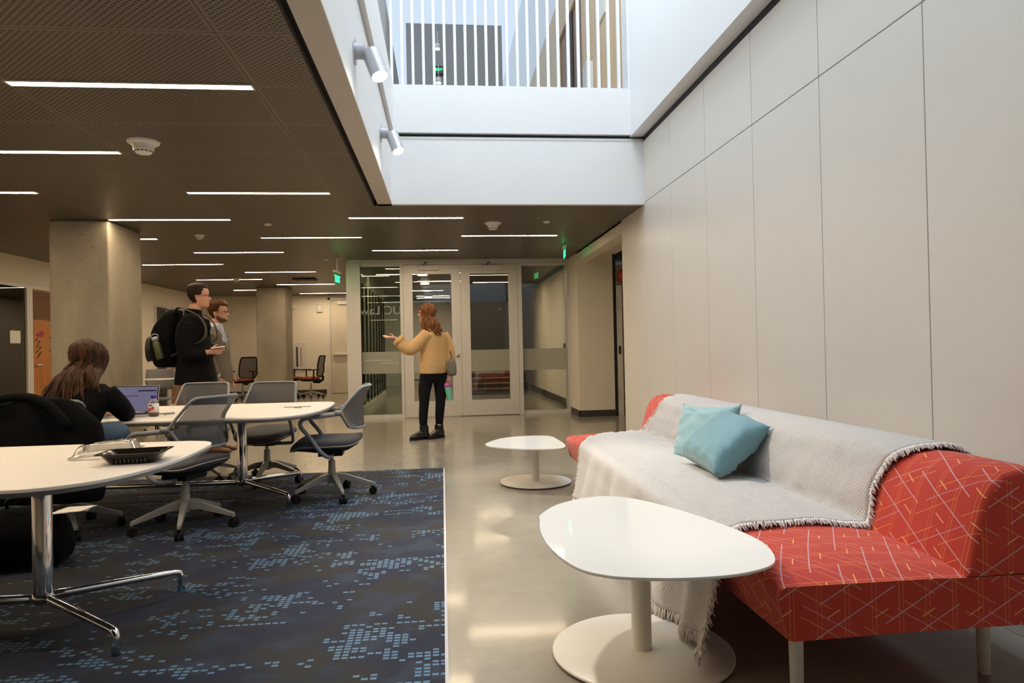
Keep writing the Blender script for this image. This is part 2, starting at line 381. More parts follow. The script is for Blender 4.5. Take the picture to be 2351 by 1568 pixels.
# end of the right wall and alcove
c = MB(); c.box(XW+.12, 4.4, 7.7, 7.86, 0, CZ); struct('wall_alcove_near', c, MT['cream_wall'])
c = MB(); c.box(XW, XW+.16, 7.86, 10.56, 2.43, CZ); struct('wall_alcove_header', c, MT['cream_wall'])
c = MB(); c.box(XW, 2.70, 10.56, 11.7, 0, CZ); struct('wall_alcove_pier', c, MT['cream_wall'])
c = MB(); c.box(XW-.012, 2.71, 10.545, 10.56, 0, .10); c.box(XW-.012, XW, 10.545, 11.25, 0, .10); struct('baseboard_alcove', c, MT['base'])
c = MB(); c.box(4.3, 4.4, 7.7, 14, 0, CZ); c.box(2.7, 4.4, 12.2, 12.3, 0, CZ); struct('wall_alcove_back', c, MT['cream_wall'])
c = MB(); c.box(XW, 2.76, 7.86, 10.6, 2.56, CZ); struct('trim_7', c, MT['cream_wall'])
d = MB(); d.box(2.765, 2.85, 10.60, 10.70, 0, 2.06); d1 = struct('door_4', d, MT['white_pl'])
d = MB(); d.box(2.775, 2.805, 10.59, 10.60, .28, .42); d.box(2.775, 2.805, 10.59, 10.60, 1.68, 1.86); d.build('hinge', MT['alu'], d1)
d = MB(); d.box(2.785, 2.82, 10.588, 10.60, .98, 1.10); d.build('latch_plate', MT['dark'], d1)
struct('trim_8', MB().box(2.70, 2.765, 10.62, 10.75, 0, 2.58), MT['dark'])
al = thing('fire_alarm_bell', 'round red fire alarm bell high in the alcove past the white wall', 'alarm', (2.87, 10.4, 2.2))
c = MB(); c.tube([(0, .12, 0), (0, .03, 0), (0, 0, 0), (0, -.03, 0)], [.11, .11, .09, .03], 20); c.build('bell', MT['red_alarm'], al, smooth=True)
c = MB(); c.box(-.05, .05, .12, .3, -.05, .05); c.build('bracket', MT['dark'], al)
# shell behind and left
struct('wall_left', MB().box(XL-.1, XL, -4, YB, 0, CZ), MT['cream_wall'])
struct('wall_back', MB().box(XL-.1, -1.5, YB, YB+.1, 0, CZ), MT['cream_wall'])
struct('baseboard_back', MB().box(XL, -3.03, YB-.015, YB, 0, .11), MT['base'])
struct('baseboard_left', MB().box(XL, XL+.015, 11.4, 15.1, 0, .11), MT['base'])
struct('wall_front', MB().box(-7, 5.2, -4.1, -4, 0, CZ), MT['cream_wall'])
struct('wall_front_right', MB().box(2.3, 2.4, -4, -1.6, 0, CZ), MT['cream_wall'])
struct('wall_far_side', MB().box(-1.54, -1.50, 11.4, YB+.1, 0, CZ), MT['cream_wall'])
# ---- upper storey seen through the balusters
FU = 3.79
struct('floor_upper', MB().box(-.6, 2.05, 7.2, 13, 3.6, 3.72), MT['fascia'])
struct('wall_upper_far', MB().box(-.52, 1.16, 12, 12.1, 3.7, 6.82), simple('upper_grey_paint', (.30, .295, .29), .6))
struct('wall_upper_right', MB().box(2.05, 2.2, 7.05, 22, 6.93, 9.4), MT['fascia'])
c = MB(); c.box(2.05, 2.13, 7.05, 9.45, 3.72, 6.93); c.box(2.05, 2.13, 11.35, 22, 3.72, 6.93); c.box(2.05, 2.13, 9.45, 11.35, 6.25, 6.93)
struct('wall_upper_wood', c, MT['wood_l'])
dd = struct('door_5', MB().box(2.09, 2.14, 9.46, 11.34, 3.72, 6.24), MT['wood_d'])
c = MB(); c.tube([(2.08, 10.1, 4.75), (2.02, 10.1, 4.75), (2.02, 9.9, 4.75)], .014); c.build('door_handle', MT['silver'], dd)
c = MB(); c.box(2.075, 2.09, 10.25, 10.42, 3.72, 6.24); c.build('door_gap', MT['black'], dd)
q = MB(); q.box(2.03, 2.049, 8.05, 8.42, 5.15, 5.62); tag(q.build('wall_sign', MT['white_pl']), 'small blank white sign on the pale wood wall of the upper level', 'sign')
q = MB(); q.box(1.95, 2.049, 8.75, 9.0, 3.8, 4.85); tag(q.build('metal_cabinet', MT['alu'], bevel=.01), 'small grey metal cabinet on the upper level beside the open door', 'cabinet')
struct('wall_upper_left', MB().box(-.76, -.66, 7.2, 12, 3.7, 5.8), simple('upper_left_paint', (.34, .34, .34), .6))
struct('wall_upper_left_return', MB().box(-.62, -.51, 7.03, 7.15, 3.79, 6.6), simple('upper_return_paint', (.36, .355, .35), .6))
struct('wall_upper_front', MB().box(-.7, 2.1, .3, .5, 2.6, 7.4), MT['fascia'])
struct('wall_upper_side', MB().box(-.9, -.8, -1.6, 6.6, 3.7, 6.6), MT['fascia'])
c = MB(); c.tube([(0, 0, .3), (0, 0, .0)], .006); c.lathe([(.05, 0), (.05, .08), (.03, .1)])
for i, (x, y, z) in enumerate(((.02, 11.4, 6.12), (.03, 11.4, 5.55))):
    L = thing('pendant_spotlight', ('small lit spotlight high on the upper level, above the green sign', 'small lit spotlight on the upper level, just below the green sign')[i], 'lamp', (x, y, z), 0, 'spotlights on the upper level')
    q = MB(); q.tube([(0, 0, .08), (0, 0, .28), (0, .02, .30), (0, .601, .30)], .006, 6); q.build('stem', MT['white_pl'], L)
    q = MB(); q.lathe([(.045, 0), (.045, .07), (.02, .09)], seg=16); q.build('housing', MT['white_pl'], L, smooth=True)
    q = MB(); q.lathe([(.04, -.012), (.04, -.001)], seg=16); q.build('lens', MT['round_e'], L)
c = MB(); c.box(-.08, .08, -.01, .07, -.07, .07)
L = thing('exit_sign', 'small dark exit sign with green glow on the upper level', 'sign', (.04, 11.93, 5.98)); c.build('sign_panel', MT['dark'], L)
def text(body, size, mat, parent, loc, rot, ext=.001, mirror=False):
    cu = bpy.data.curves.new('lettering', 'FONT'); cu.body = body; cu.size = size; cu.extrude = ext; cu.align_x = 'CENTER'; cu.align_y = 'CENTER'
    tmp = bpy.data.objects.new('lettering', cu); COL.objects.link(tmp); bpy.context.view_layer.update()
    me = bpy.data.meshes.new_from_object(tmp.evaluated_get(bpy.context.evaluated_depsgraph_get())); bpy.data.objects.remove(tmp)
    o = bpy.data.objects.new('lettering', me); COL.objects.link(o); me.materials.clear(); me.materials.append(mat); o.parent = parent
    if mirror:
        for v in me.vertices: v.co.x *= -1
    o.location = loc; o.rotation_euler = rot; return o
text('EXIT', .06, MT['green_e'], L, (0, -.013, 0), (pi/2, 0, 0))
# balusters
R = thing('balcony_railing', 'white upright flat baluster railing above the white far fascia', 'railing', (.82, 6.96, FU))
for i in range(24):
    x = -1.27+.0+i*.1065
    q = MB(); q.box(x-.0135, x+.0135, -.02, .02, 0, 1.15); q.build('baluster', MT['fascia'], R)
q = MB(); q.box(-1.29, 1.2, -.025, .025, 1.15, 1.2); q.build('rail', MT['fascia'], R)
q = MB(); q.box(1.225, 1.262, .0, .06, 0, 1.2); q.build('wood_post', MT['wood_l'], R)

# ---- glazed screen with double doors
def frame_rect(x0, x1, z0, z1, w, y0, y1, wb=None):
    m = MB(); wb = wb or w
    m.box(x0, x0+w, y0, y1, z0, z1); m.box(x1-w, x1, y0, y1, z0, z1); m.box(x0+w, x1-w, y0, y1, z1-w, z1); m.box(x0+w, x1-w, y0, y1, z0, z0+wb); return m
y0, y1 = YG-.06, YG+.06
m = MB(); m.box(-1.52, -1.30, y0-.04, y1, 0, CZ); struct('trim_10', m, MT['alu'])
m = MB(); m.box(-1.30, 2.13, y0-.02, y1, 2.50, CZ); struct('trim_11', m, MT['alu'])
m = MB(); m.box(-1.3, -.655, y0+.02, y1-.02, .0, .06); m.box(-.665, -.62, y0-.01, y1, 0, 2.5); m.box(-1.33, -1.3, y0, y1, 0, 2.5); m.box(-1.3, -.66, y0+.02, y1-.02, 2.475, 2.5)
w1 = struct('window_1', m, MT['alu'])
MB().box(-1.3, -.66, YG-.006, YG+.006, .06, 2.475).build('pane', MT['glass_g'], w1)
MB().box(-1.3, -.665, YG-.012, YG-.008, .73, 1.085).build('frosted_band', MT['frost'], w1)
text('UC Law', .20, simple('etched_lettering', (.30, .30, .28), .6), w1, (-.985, YG-.014, 1.755), (pi/2, 0, 0), mirror=True)
m = MB(); m.box(-1.24, -.80, YG-.016, YG-.012, .945, .95); m.box(-1.0, -.72, YG-.016, YG-.012, .90, .905); m.box(-1.16, -.72, YG-.016, YG-.012, 1.60, 1.606); m.build('fine_print', MT['white_tab'], w1)
m = MB(); m.box(1.262, 1.33, y0-.01, y1, 0, 2.5); m.box(2.085, 2.13, y0, y1, 0, 2.5); m.box(1.33, 2.085, y0+.02, y1-.02, 0, .06); m.box(1.33, 2.085, y0+.02, y1-.02, 2.475, 2.5)
w2 = struct('window_2', m, MT['alu'])
MB().box(1.33, 2.085, YG-.006, YG+.006, .06, 2.475).build('pane', MT['glass'], w2)
MB().box(1.33, 2.085, YG-.012, YG-.008, .73, 1.085).build('frosted_band', MT['frost'], w2)
for i, (x0, x1) in enumerate(((-.615, .317), (.321, 1.258))):
    m = frame_rect(x0, x1, .012, 2.492, .15, y0, y0+.045, .25); dr = struct('door_%d' % (i+1), m, MT['alu'])
    MB().box(x0+.15, x1-.15, y0+.018, y0+.026, .262, 2.342).build('pane', MT['glass'], dr)
    MB().box(x0+.15, x1-.15, y0+.012, y0+.016, .73, 1.085).build('frosted_band', MT['frost'], dr)
    cx = x0+.34 if i == 0 else x1-.5
    q = MB(); q.box(cx-.24+.16, cx+.24+.0, y0-.06, y0, 2.40, 2.475); q.build('door_closer', MT['white_pl'] if i == 0 else MT['alu'], dr, bevel=.004)
    q = MB(); q.tube([(cx, y0-.03, 2.48), (cx+.02, y0-.12, 2.51), (cx+.05, y0-.02, 2.53)], .01, 6); q.build('closer_arm', MT['dark'], dr)
    if i == 0:
        q = MB(); q.lathe([(.03, 0), (.03, .01)], seg=16); q.v = [V((x1-.06+p.x, y0-p.z, 1.0+p.y)) for p in q.v]
        q.tube([(x1-.06, y0-.01, 1.0), (x1-.06, y0-.06, 1.0), (x1-.09, y0-.07, .995), (x1-.20, y0-.07, .99)], .011, 10); q.build('door_handle', MT['silver'], dr, smooth=True)
        q = MB(); q.box(x0+.15, x0+.62, y0+.0, y0+.02, .60, .625); q.build('push_bar', MT['dark'], dr)
# ---- corridor beyond the screen
struct('wall_corridor_right', MB().box(2.30, 2.4, YG+.1, 24, 0, CZ), MT['cream_wall'])
struct('baseboard_corridor', MB().box(2.285, 2.30, YG+.1, 22, 0, .13), MT['base'])
c = MB(); c.box(-2.1, .3, 21.5, 21.6, 0, CZ); struct('wall_corridor_end', c, MT['cream_wall'])
c = MB(); c.box(.3, 2.3, 23.4, 23.5, 0, CZ); struct('wall_corridor_dark', c, MT['dark'])  # dark colour stands in for the unlit end of the corridor
c = MB(); c.box(.3, .4, 16.2, 23.5, 0, CZ); struct('wall_corridor_return', c, MT['soffit'])
c = MB(); c.box(.4, 1.75, 16.2, 16.3, 0.0, 2.2); struct('wall_corridor_darkness', c, MT['dark'])  # dark sheet: the gloom behind the right door is put into its colour
struct('ceiling_corridor', MB().box(-2.2, 2.3, YG+.06, 24, CZ+.04, CZ+.06), MT['dark'])
c = MB()
for i in range(6): c.box(.45, 1.7, 16.18-.02*i, 16.2, .12+.13*i, .16+.13*i)
struct('trim_12', c, MT['wood_d'])
gw = MB(); gw.box(-1.42, -1.40, YG+.12, 17, .08, CZ); w3 = struct('window_3', gw, simple('pale_green_glass_panel', (.38, .42, .34), .15))
q = MB(); q.box(-1.43, -1.37, YG+.12, 17, 0, .10); q.build('sill', MT['alu'], w3)
for k in range(9):
    yy = YG+.35+.62*k; q = MB(); q.box(-1.40, -1.37, yy, yy+.055, .16, 2.3); q.build('mullion', MT['black'], w3)
for i, (x, y) in enumerate(((-.35, 13.2), (-.35, 15.0), (-.35, 16.8), (-.35, 18.8), (1.45, 13.4))):
    L = thing('round_downlight', ('round glowing downlight nearest behind the left glass door', 'second round downlight behind the left glass door', 'third round downlight behind the left glass door', 'farthest round downlight behind the left glass door', 'single round downlight behind the right glass door')[i], 'lamp', (x, y, CZ-.0), 0, 'round lights in the corridor')
    q = MB(); q.lathe([(.11, -.04), (.11, .03)]); q.build('lamp_body', MT['white_pl'], L)
    q = MB(); q.lathe([(.095, -.048), (.095, -.041)]); q.build('diffuser', MT['round_e'], L)
ro = tag(MB().box(2.27, 2.298, 12.6, 12.68, 1.06, 1.17).build('wall_switch', MT['black']), 'small black reader plate on the corridor wall behind glass', 'switch')

# ---- left wall doors and windows, back wall door
m = MB(); X0 = XL
m.box(X0, X0+.03, 9.0, 11.85, 2.13, 2.18); m.box(X0, X0+.05, 10.60, 10.74, 0, 2.13); m.box(X0, X0+.05, 11.8, 11.85, 0, 2.13)
struct('trim_13', m, MT['alu'])
w = struct('window_4', MB().box(X0+.005, X0+.02, 9.0, 10.60, .0, 2.13), MT['black'])
MB().box(X0+.022, X0+.03, 9.0, 10.56, .0, 2.13).build('pane', glass('dark_glass', (.2, .24, .2), .6), w)
q = MB(); q.box(X0+.03, X0+.04, 10.22, 10.45, 1.32, 1.50)
tag(q.build('room_sign', MT['white_pl']), 'small square white room sign on the dark glass at far left', 'sign')
dr = struct('door_3', MB().box(X0+.005, X0+.03, 10.74, 11.8, 0, 2.13), MT['wood_o'])
q = MB(); q.tube([(X0+.03, 10.80, 1.0), (X0+.07, 10.80, 1.0), (X0+.07, 10.93, 1.0)], .01, 8); q.build('door_handle', MT['silver'], dr)
def art_mat():
    t = NT('printed_poster'); x, y, z = t.xyz(t.obj()); w = t.noise(t.comb(t.M('MULTIPLY', y, 1.5), t.M('MULTIPLY', z, 14), 0), 2, 3)
    brown = t.mix(w, (.06, .022, .006), (.22, .085, .02)); edge = t.M('ADD', 1.62, t.M('MULTIPLY', t.M('SINE', t.M('MULTIPLY', y, 3.0)), .06))
    f = t.noise(t.obj(), 18, 1); t.base(t.mix(t.M('GREATER_THAN', z, edge), (.45, .17, .045), brown), .5); return t.m
q = MB(); q.box(X0+.03, X0+.035, 10.78, 11.6, 1.1, 2.10)
P = thing('door_poster', 'brown and orange abstract poster on the door at far left', 'poster', (0, 0, 0)); q.build('print', art_mat(), P)
q = MB()
for (a, b) in ((10.84, 1.37), (10.90, 1.34), (10.86, 1.28), (10.93, 1.25), (10.85, 1.20), (10.92, 1.17), (10.88, 1.13), (11.2, 1.42), (11.24, 1.30), (11.2, 1.22)):
    q = MB(); q.tube([(X0+.037, a-.03, b-.02), (X0+.037, a+.01, b), (X0+.037, a+.03, b+.025)], [.004, .009, .004], 6); q.build('brush_stroke', MT['black'], P)
q = MB(); q.ell((X0+.037, 10.92, 1.45), .004, .09, .035); q.ell((X0+.037, 10.98, 1.48), .004, .07, .03); q.build('pink_smear', simple('pink_paint', (.35, .03, .07), .6), P)
m = MB(); m.box(X0, X0+.04, 15.12, 16.92, 2.13, 2.17); m.box(X0, X0+.04, 15.12, 15.17, 0, 2.13); m.box(X0, X0+.05, 15.70, 15.86, 0, 2.13); m.box(X0, X0+.05, 16.56, 16.92, 0, 2.13)
struct('trim_14', m, MT['alu'])
struct('window_6', MB().box(X0+.005, X0+.02, 15.17, 15.70, 0, 2.13), simple('dark_green_glass', (.035, .042, .038), .1))
struct('door_6', MB().box(X0+.005, X0+.03, 15.86, 16.56, 0, 2.13), MT['wood_o'])
# white door on the back wall with push bar and closer
m = MB(); m.box(-2.96, -2.90, YB-.03, YB, 0, 2.50); m.box(-2.96, -2.2, YB-.03, YB, 2.45, 2.50); struct('trim_15', m, MT['white_pl'])
dr = struct('door_7', MB().box(-2.89, -1.96, YB-.03, YB, .01, 2.44), simple('cream_door_paint', (.66, .60, .49), .4))
q = MB(); q.box(-2.85, -2.2, YB-.11, YB-.03, 1.0, 1.07); q.build('push_bar', MT['white_pl'], dr, bevel=.01)
q = MB(); q.box(-2.7, -2.3, YB-.10, YB-.03, 2.33, 2.41); q.build('door_closer', MT['alu'], dr)
# fire devices and poster on the back wall
q = MB(); q.box(-3.87, -3.78, YB-.10, YB, 2.24, 2.34); tag(q.build('wall_speaker', MT['white_pl'], bevel=.01), 'small white speaker box on the back wall beside the far column', 'speaker')
L = thing('strobe_alarm', 'white square strobe alarm on the back wall left of the white door', 'alarm', (-3.17, YB, 2.24))
MB().box(-.075, .075, -.05, 0, -.10, .10).build('housing', MT['white_pl'], L, bevel=.01); MB().box(-.03, .03, -.07, -.05, -.02, .06).build('lens', simple('clear_lens', (.85, .85, .8), .1), L)
L = thing('wall_notice', 'white notice with black and red upright bars behind the office chair', 'sign', (-3.70, YB, 0))
MB().box(-.17, .17, -.02, 0, .62, 1.36).build('board', MT['white_pl'], L, bevel=.004)
MB().box(-.09, -.045, -.024, -.02, .72, 1.24).build('black_bar', MT['dark'], L); q = MB()
for k in range(11): q.box(.02, .045, -.024, -.02, .74+.045*k, .77+.045*k)
q.build('red_marks', simple('red_print', (.5, .12, .05), .6), L)
# columns (cast into the building)
struct('wall_column_near', MB().box(-4.17, -3.555, 7.76, 8.56, 0, CZ), MT['concrete'], bevel=.02)
struct('wall_column_far', MB().box(-4.12, -3.49, 15.75, 16.5, 0, CZ), MT['concrete'], bevel=.02)
# carpet with pale edge strip
L = thing('carpet', 'dark navy carpet with light blue dash pattern under the tables', 'carpet')
MB().box(-6.0, -.012, -3, 6.42, 0, .005).build('pile', MT['carpet'], L); MB().box(-.012, .0, -3, 6.42, 0, .006).build('edge_strip', simple('pale_edge_strip', (.52, .51, .52), .5), L)

# ================================================================ CEILING LIGHTS
lights = [(-1, 3.86, 'nearest and longest linear ceiling light, at upper left'), (-2, 5.15, 'linear ceiling light cut by the left edge beside the smoke detector'),
 (-3, 6.43, 'short-looking linear ceiling light at the left edge, above the near column'), (-1, 6.43, 'linear ceiling light ending near the tan edge of the opening'),
 (-2, 7.72, 'linear ceiling light starting at the top corner of the near column'), (0, 7.63, 'linear ceiling light just below the far white fascia'),
 (-1, 8.95, 'linear ceiling light left of and beyond the one below the fascia'), (1, 8.86, 'linear ceiling light to the right, below the smoke detector'),
 (-3, 9.0, 'linear ceiling light stub peeking out right of the near column'), (0, 10.15, 'linear ceiling light just in front of the glass double doors'),
 (-2, 10.25, 'linear ceiling light high above the man in black'), (-3, 11.6, 'linear ceiling light right of the near column, above the backpack'),
 (-2, 12.8, 'linear ceiling light above the gap between the men and the far column'), (-3, 14.05, 'linear ceiling light directly above the man with copper hair'),
 (-2, 15.2, 'linear ceiling light crossing in front of the far column top'), (-3, 16.45, 'short linear ceiling light left of the far column'),
 (-2, 17.6, 'farthest linear ceiling light above the white back door')]
extra = [(-1, 1.29, ''), (-2, 2.58, ''), (-3, 3.86, ''), (-3, 1.29, ''), (-4, 5.15, ''), (-4, 7.72, ''), (-4, 2.58, ''), (-4, 10.29, ''), (-4, 12.86, '')]
def strip_light():
    o = thing('linear_ceiling_light', 'x', 'ceiling light', (0, 0, CZ))
    MB().box(0.01, 1.26, -.028, .028, -.006, .0).build('diffuser', MT['strip'], o)
    q = MB(); q.box(0, 1.27, -.036, -.028, -.008, .0); q.box(0, 1.27, .028, .036, -.008, .0); q.box(0, .01, -.028, .028, -.008, 0); q.box(1.26, 1.27, -.028, .028, -.008, 0)
    q.build('trim_frame', MT['soffit'], o); return o
first = strip_light(); used = False
for k, y, lab in lights+[e for e in extra if e[0] > -4 or e[1] < 6]:
    o = first if not used else copy_tree(first); used = True
    o.location = (-1.0+1.27*k, y, CZ); o['group'] = 'linear lights in the ceiling'
    if k == -4 and y > 10: o.location.x = -1.0+1.27*k+.2
    o['label'] = lab or 'linear ceiling light outside the left or near edge of the view'
for i, (x, y) in enumerate(((-.95, 13.2), (-.2, 14.6), (.6, 13.0), (-.6, 17), (1.0, 15), (-.4, 19.5))):
    o = copy_tree(first); o.location = (x-.3, y+.2, CZ); o.scale = (.75, 1, 1); o['group'] = 'linear lights behind the glass'
    o['label'] = ('linear light behind the left glass pane, nearest', 'linear light behind the left glass door, upper', 'linear light behind the right glass door, nearest', 'linear light deep behind the left glass door', 'linear light behind the right glass door, lower', 'farthest linear light behind the left glass door')[i]

def smoke(loc, lab, s=1.0):
    o = thing('smoke_detector', lab, 'smoke detector', loc, 0, 'smoke detectors on the brown ceiling'); o.scale = (s, s, s)
    MB().lathe([(.02, 0), (.105, 0), (.10, -.012), (.075, -.025), (.065, -.045), (.01, -.045)], seg=32).build('base', MT['white_pl'], o, smooth=True, auto=True)
    MB().lathe([(.01, -.045), (.068, -.045), (.062, -.068), (.045, -.082), (.01, -.086)], seg=32).build('head', MT['white_pl'], o, smooth=True, auto=True)
    q = MB()
    for k in range(14):
        a = 2*pi*k/14; q.obox((.058*cos(a), .058*sin(a), -.071), (.0035*cos(a), .0035*sin(a), 0), (-.009*sin(a), .009*cos(a), 0), (0, 0, .003))
    q.build('vent_slots', MT['dark'], o); return o
smoke((-2.01, 4.9, CZ), 'largest white smoke detector on the ceiling at upper left')
smoke((.62, 7.98, CZ), 'white smoke detector on the ceiling right of centre below the fascia', .95)
smoke((-2.95, 8.76, CZ), 'small white smoke detector just right of the near column top', .6)
smoke((-4.0, 13.9, CZ), 'tiny far smoke detector above the man with copper hair', .8)
for (x, y, lab) in ((-1.94, 7.98, 'tiny round sprinkler cap between the lights left of centre'), (-1.80, 11.04, 'small round sprinkler cap left of the glass screen'), (1.24, 7.85, 'small round sprinkler cap right of the smoke detector')):
    q = MB(); q.lathe([(.01, 0), (.045, 0), (.04, -.02), (.01, -.03)], (x, y, CZ), 18); tag(q.build('sprinkler_cap', MT['white_pl'], smooth=True), lab, 'sprinkler', 'sprinkler caps')
q = MB(); q.box(-2.93, -2.5, 13.9, 14.2, CZ-.03, CZ); tag(q.build('ceiling_vent', MT['black']), 'dark rectangular vent on the ceiling in front of the far column', 'vent')
# exit signs: edge lit panels seen nearly side on
def exit_sign(loc, rz, lab):
    o = thing('exit_sign', lab, 'sign', loc, rz)
    MB().box(-.17, .17, -.025, .025, -.03, .0).build('mount', MT['alu'], o); MB().box(-.15, .15, -.004, .004, -.23, -.03).build('panel', simple('green_tint_panel', (.03, .25, .08), .2), o)
    text('EXIT', .15, MT['green_e'], o, (0, -.006, -.13), (pi/2, 0, 0), .002); text('EXIT', .15, MT['green_e'], o, (0, .006, -.13), (pi/2, 0, pi), .002)
    return o
exit_sign((1.80, 9.8, CZ), radians(82), 'bright green exit sign hanging near the right end of the glass screen')
exit_sign((-1.62, 10.95, 2.37), radians(84), 'green exit sign seen edge on left of the glass screen post')
q = MB(); q.tube([(-1.62, 10.95, 2.37), (-1.62, 10.95, CZ)], .012, 8); tag(q.build('sign_stem', MT['alu']), 'short metal stem holding the left exit sign', 'bracket')
# adjustable spotlights on the left fascia
for i, (y, z) in enumerate(((4.03, 2.86), (5.72, 2.915))):
    L = thing('wall_spotlight', ('larger silver cylinder spotlight, nearer one on the white fascia', 'smaller silver cylinder spotlight near the far corner of the fascia')[i], 'spotlight', (XF, y, z), 0, 'silver spotlights on the fascia')
    q = MB(); q.tube([(0, 0, 0), (.008, 0, 0)], .075, 28); q.build('wall_plate', MT['silver'], L, smooth=True, auto=True)
    q = MB(); q.tube([(.008, 0, 0), (.062, 0, 0)], .045, 24); q.build('mount', MT['silver'], L, smooth=True, auto=True)
    q = MB(); q.tube([(.06, 0, -.02), (.10, -.01, -.03)], .012, 10); q.build('joint', MT['silver'], L)
    a = V((.095, -.01, -.01)); d = V((.28, -.22, -.80)).normalized(); hl = .17
    q = MB(); q.tube([a+d*0, a+d*hl], .052, 28); hd = q.build('lamp_head', MT['silver'], L, smooth=True, auto=True)
    q = MB(); q.tube([a+d*(hl+.0005), a+d*(hl+.002)], .046, 24); q.build('lens', MT['spot_e'], hd)
    sp = bpy.data.lights.new('spot', 'SPOT'); sp.energy = 130; sp.color = (1, .88, .72); sp.spot_size = radians(70); sp.spot_blend = .6; sp.shadow_soft_size = .045
    so = bpy.data.objects.new('spot', sp); COL.objects.link(so); so.parent = L; so.location = a+d*(hl+.02); so.rotation_euler = d.to_track_quat('-Z', 'Y').to_euler()


# ================================================================ FURNITURE
def star_base(root, mat, n=5, r=.31, hub=.028, a0=0, zc=.15, flat=True, label=None):
    for k in range(n):
        a = a0+2*pi*k/n; d = V((cos(a), sin(a), 0)); s = V((-sin(a), cos(a), 0))
        rs = []
        for t, z, w, h in ((.02, zc, .024, .030), (.10, zc-.005, .020, .024), (r-.03, .088, .013, .014), (r, .080, .012, .012)):
            c = d*t+V((0, 0, z)); rs.append([c+s*w+V((0, 0, h)), c-s*w+V((0, 0, h)), c-s*w*.9-V((0, 0, h)), c+s*w*.9-V((0, 0, h))])
        q = MB(); q.rings(rs); q.tube([d*(r-.006)+V((0, 0, .085)), d*(r-.006)+V((0, 0, .055))], .011, 8)
        leg = q.build('leg', mat, root, bevel=.003)
        q = MB()
        for sg in (-1, 1):
            c = d*(r-.004)+s*(.014*sg)+V((0, 0, .029)); q.tube([c-s*.009, c+s*.009], .029, 16)
        q.tube([d*(r-.02)+V((0, 0, .058)), d*(r+.01)+V((0, 0, .054))], .014, 8); q.build('caster', MT['tyre'], leg)
    q = MB(); q.lathe([(hub*1.15, zc-.045), (hub*1.2, zc-.02), (hub, zc+.05), (hub*.9, zc+.12), (hub*.9, zc+.125)]); q.lathe([(.015, zc+.12), (.015, .36)])
    q.build('column', mat, root, smooth=True, auto=True)

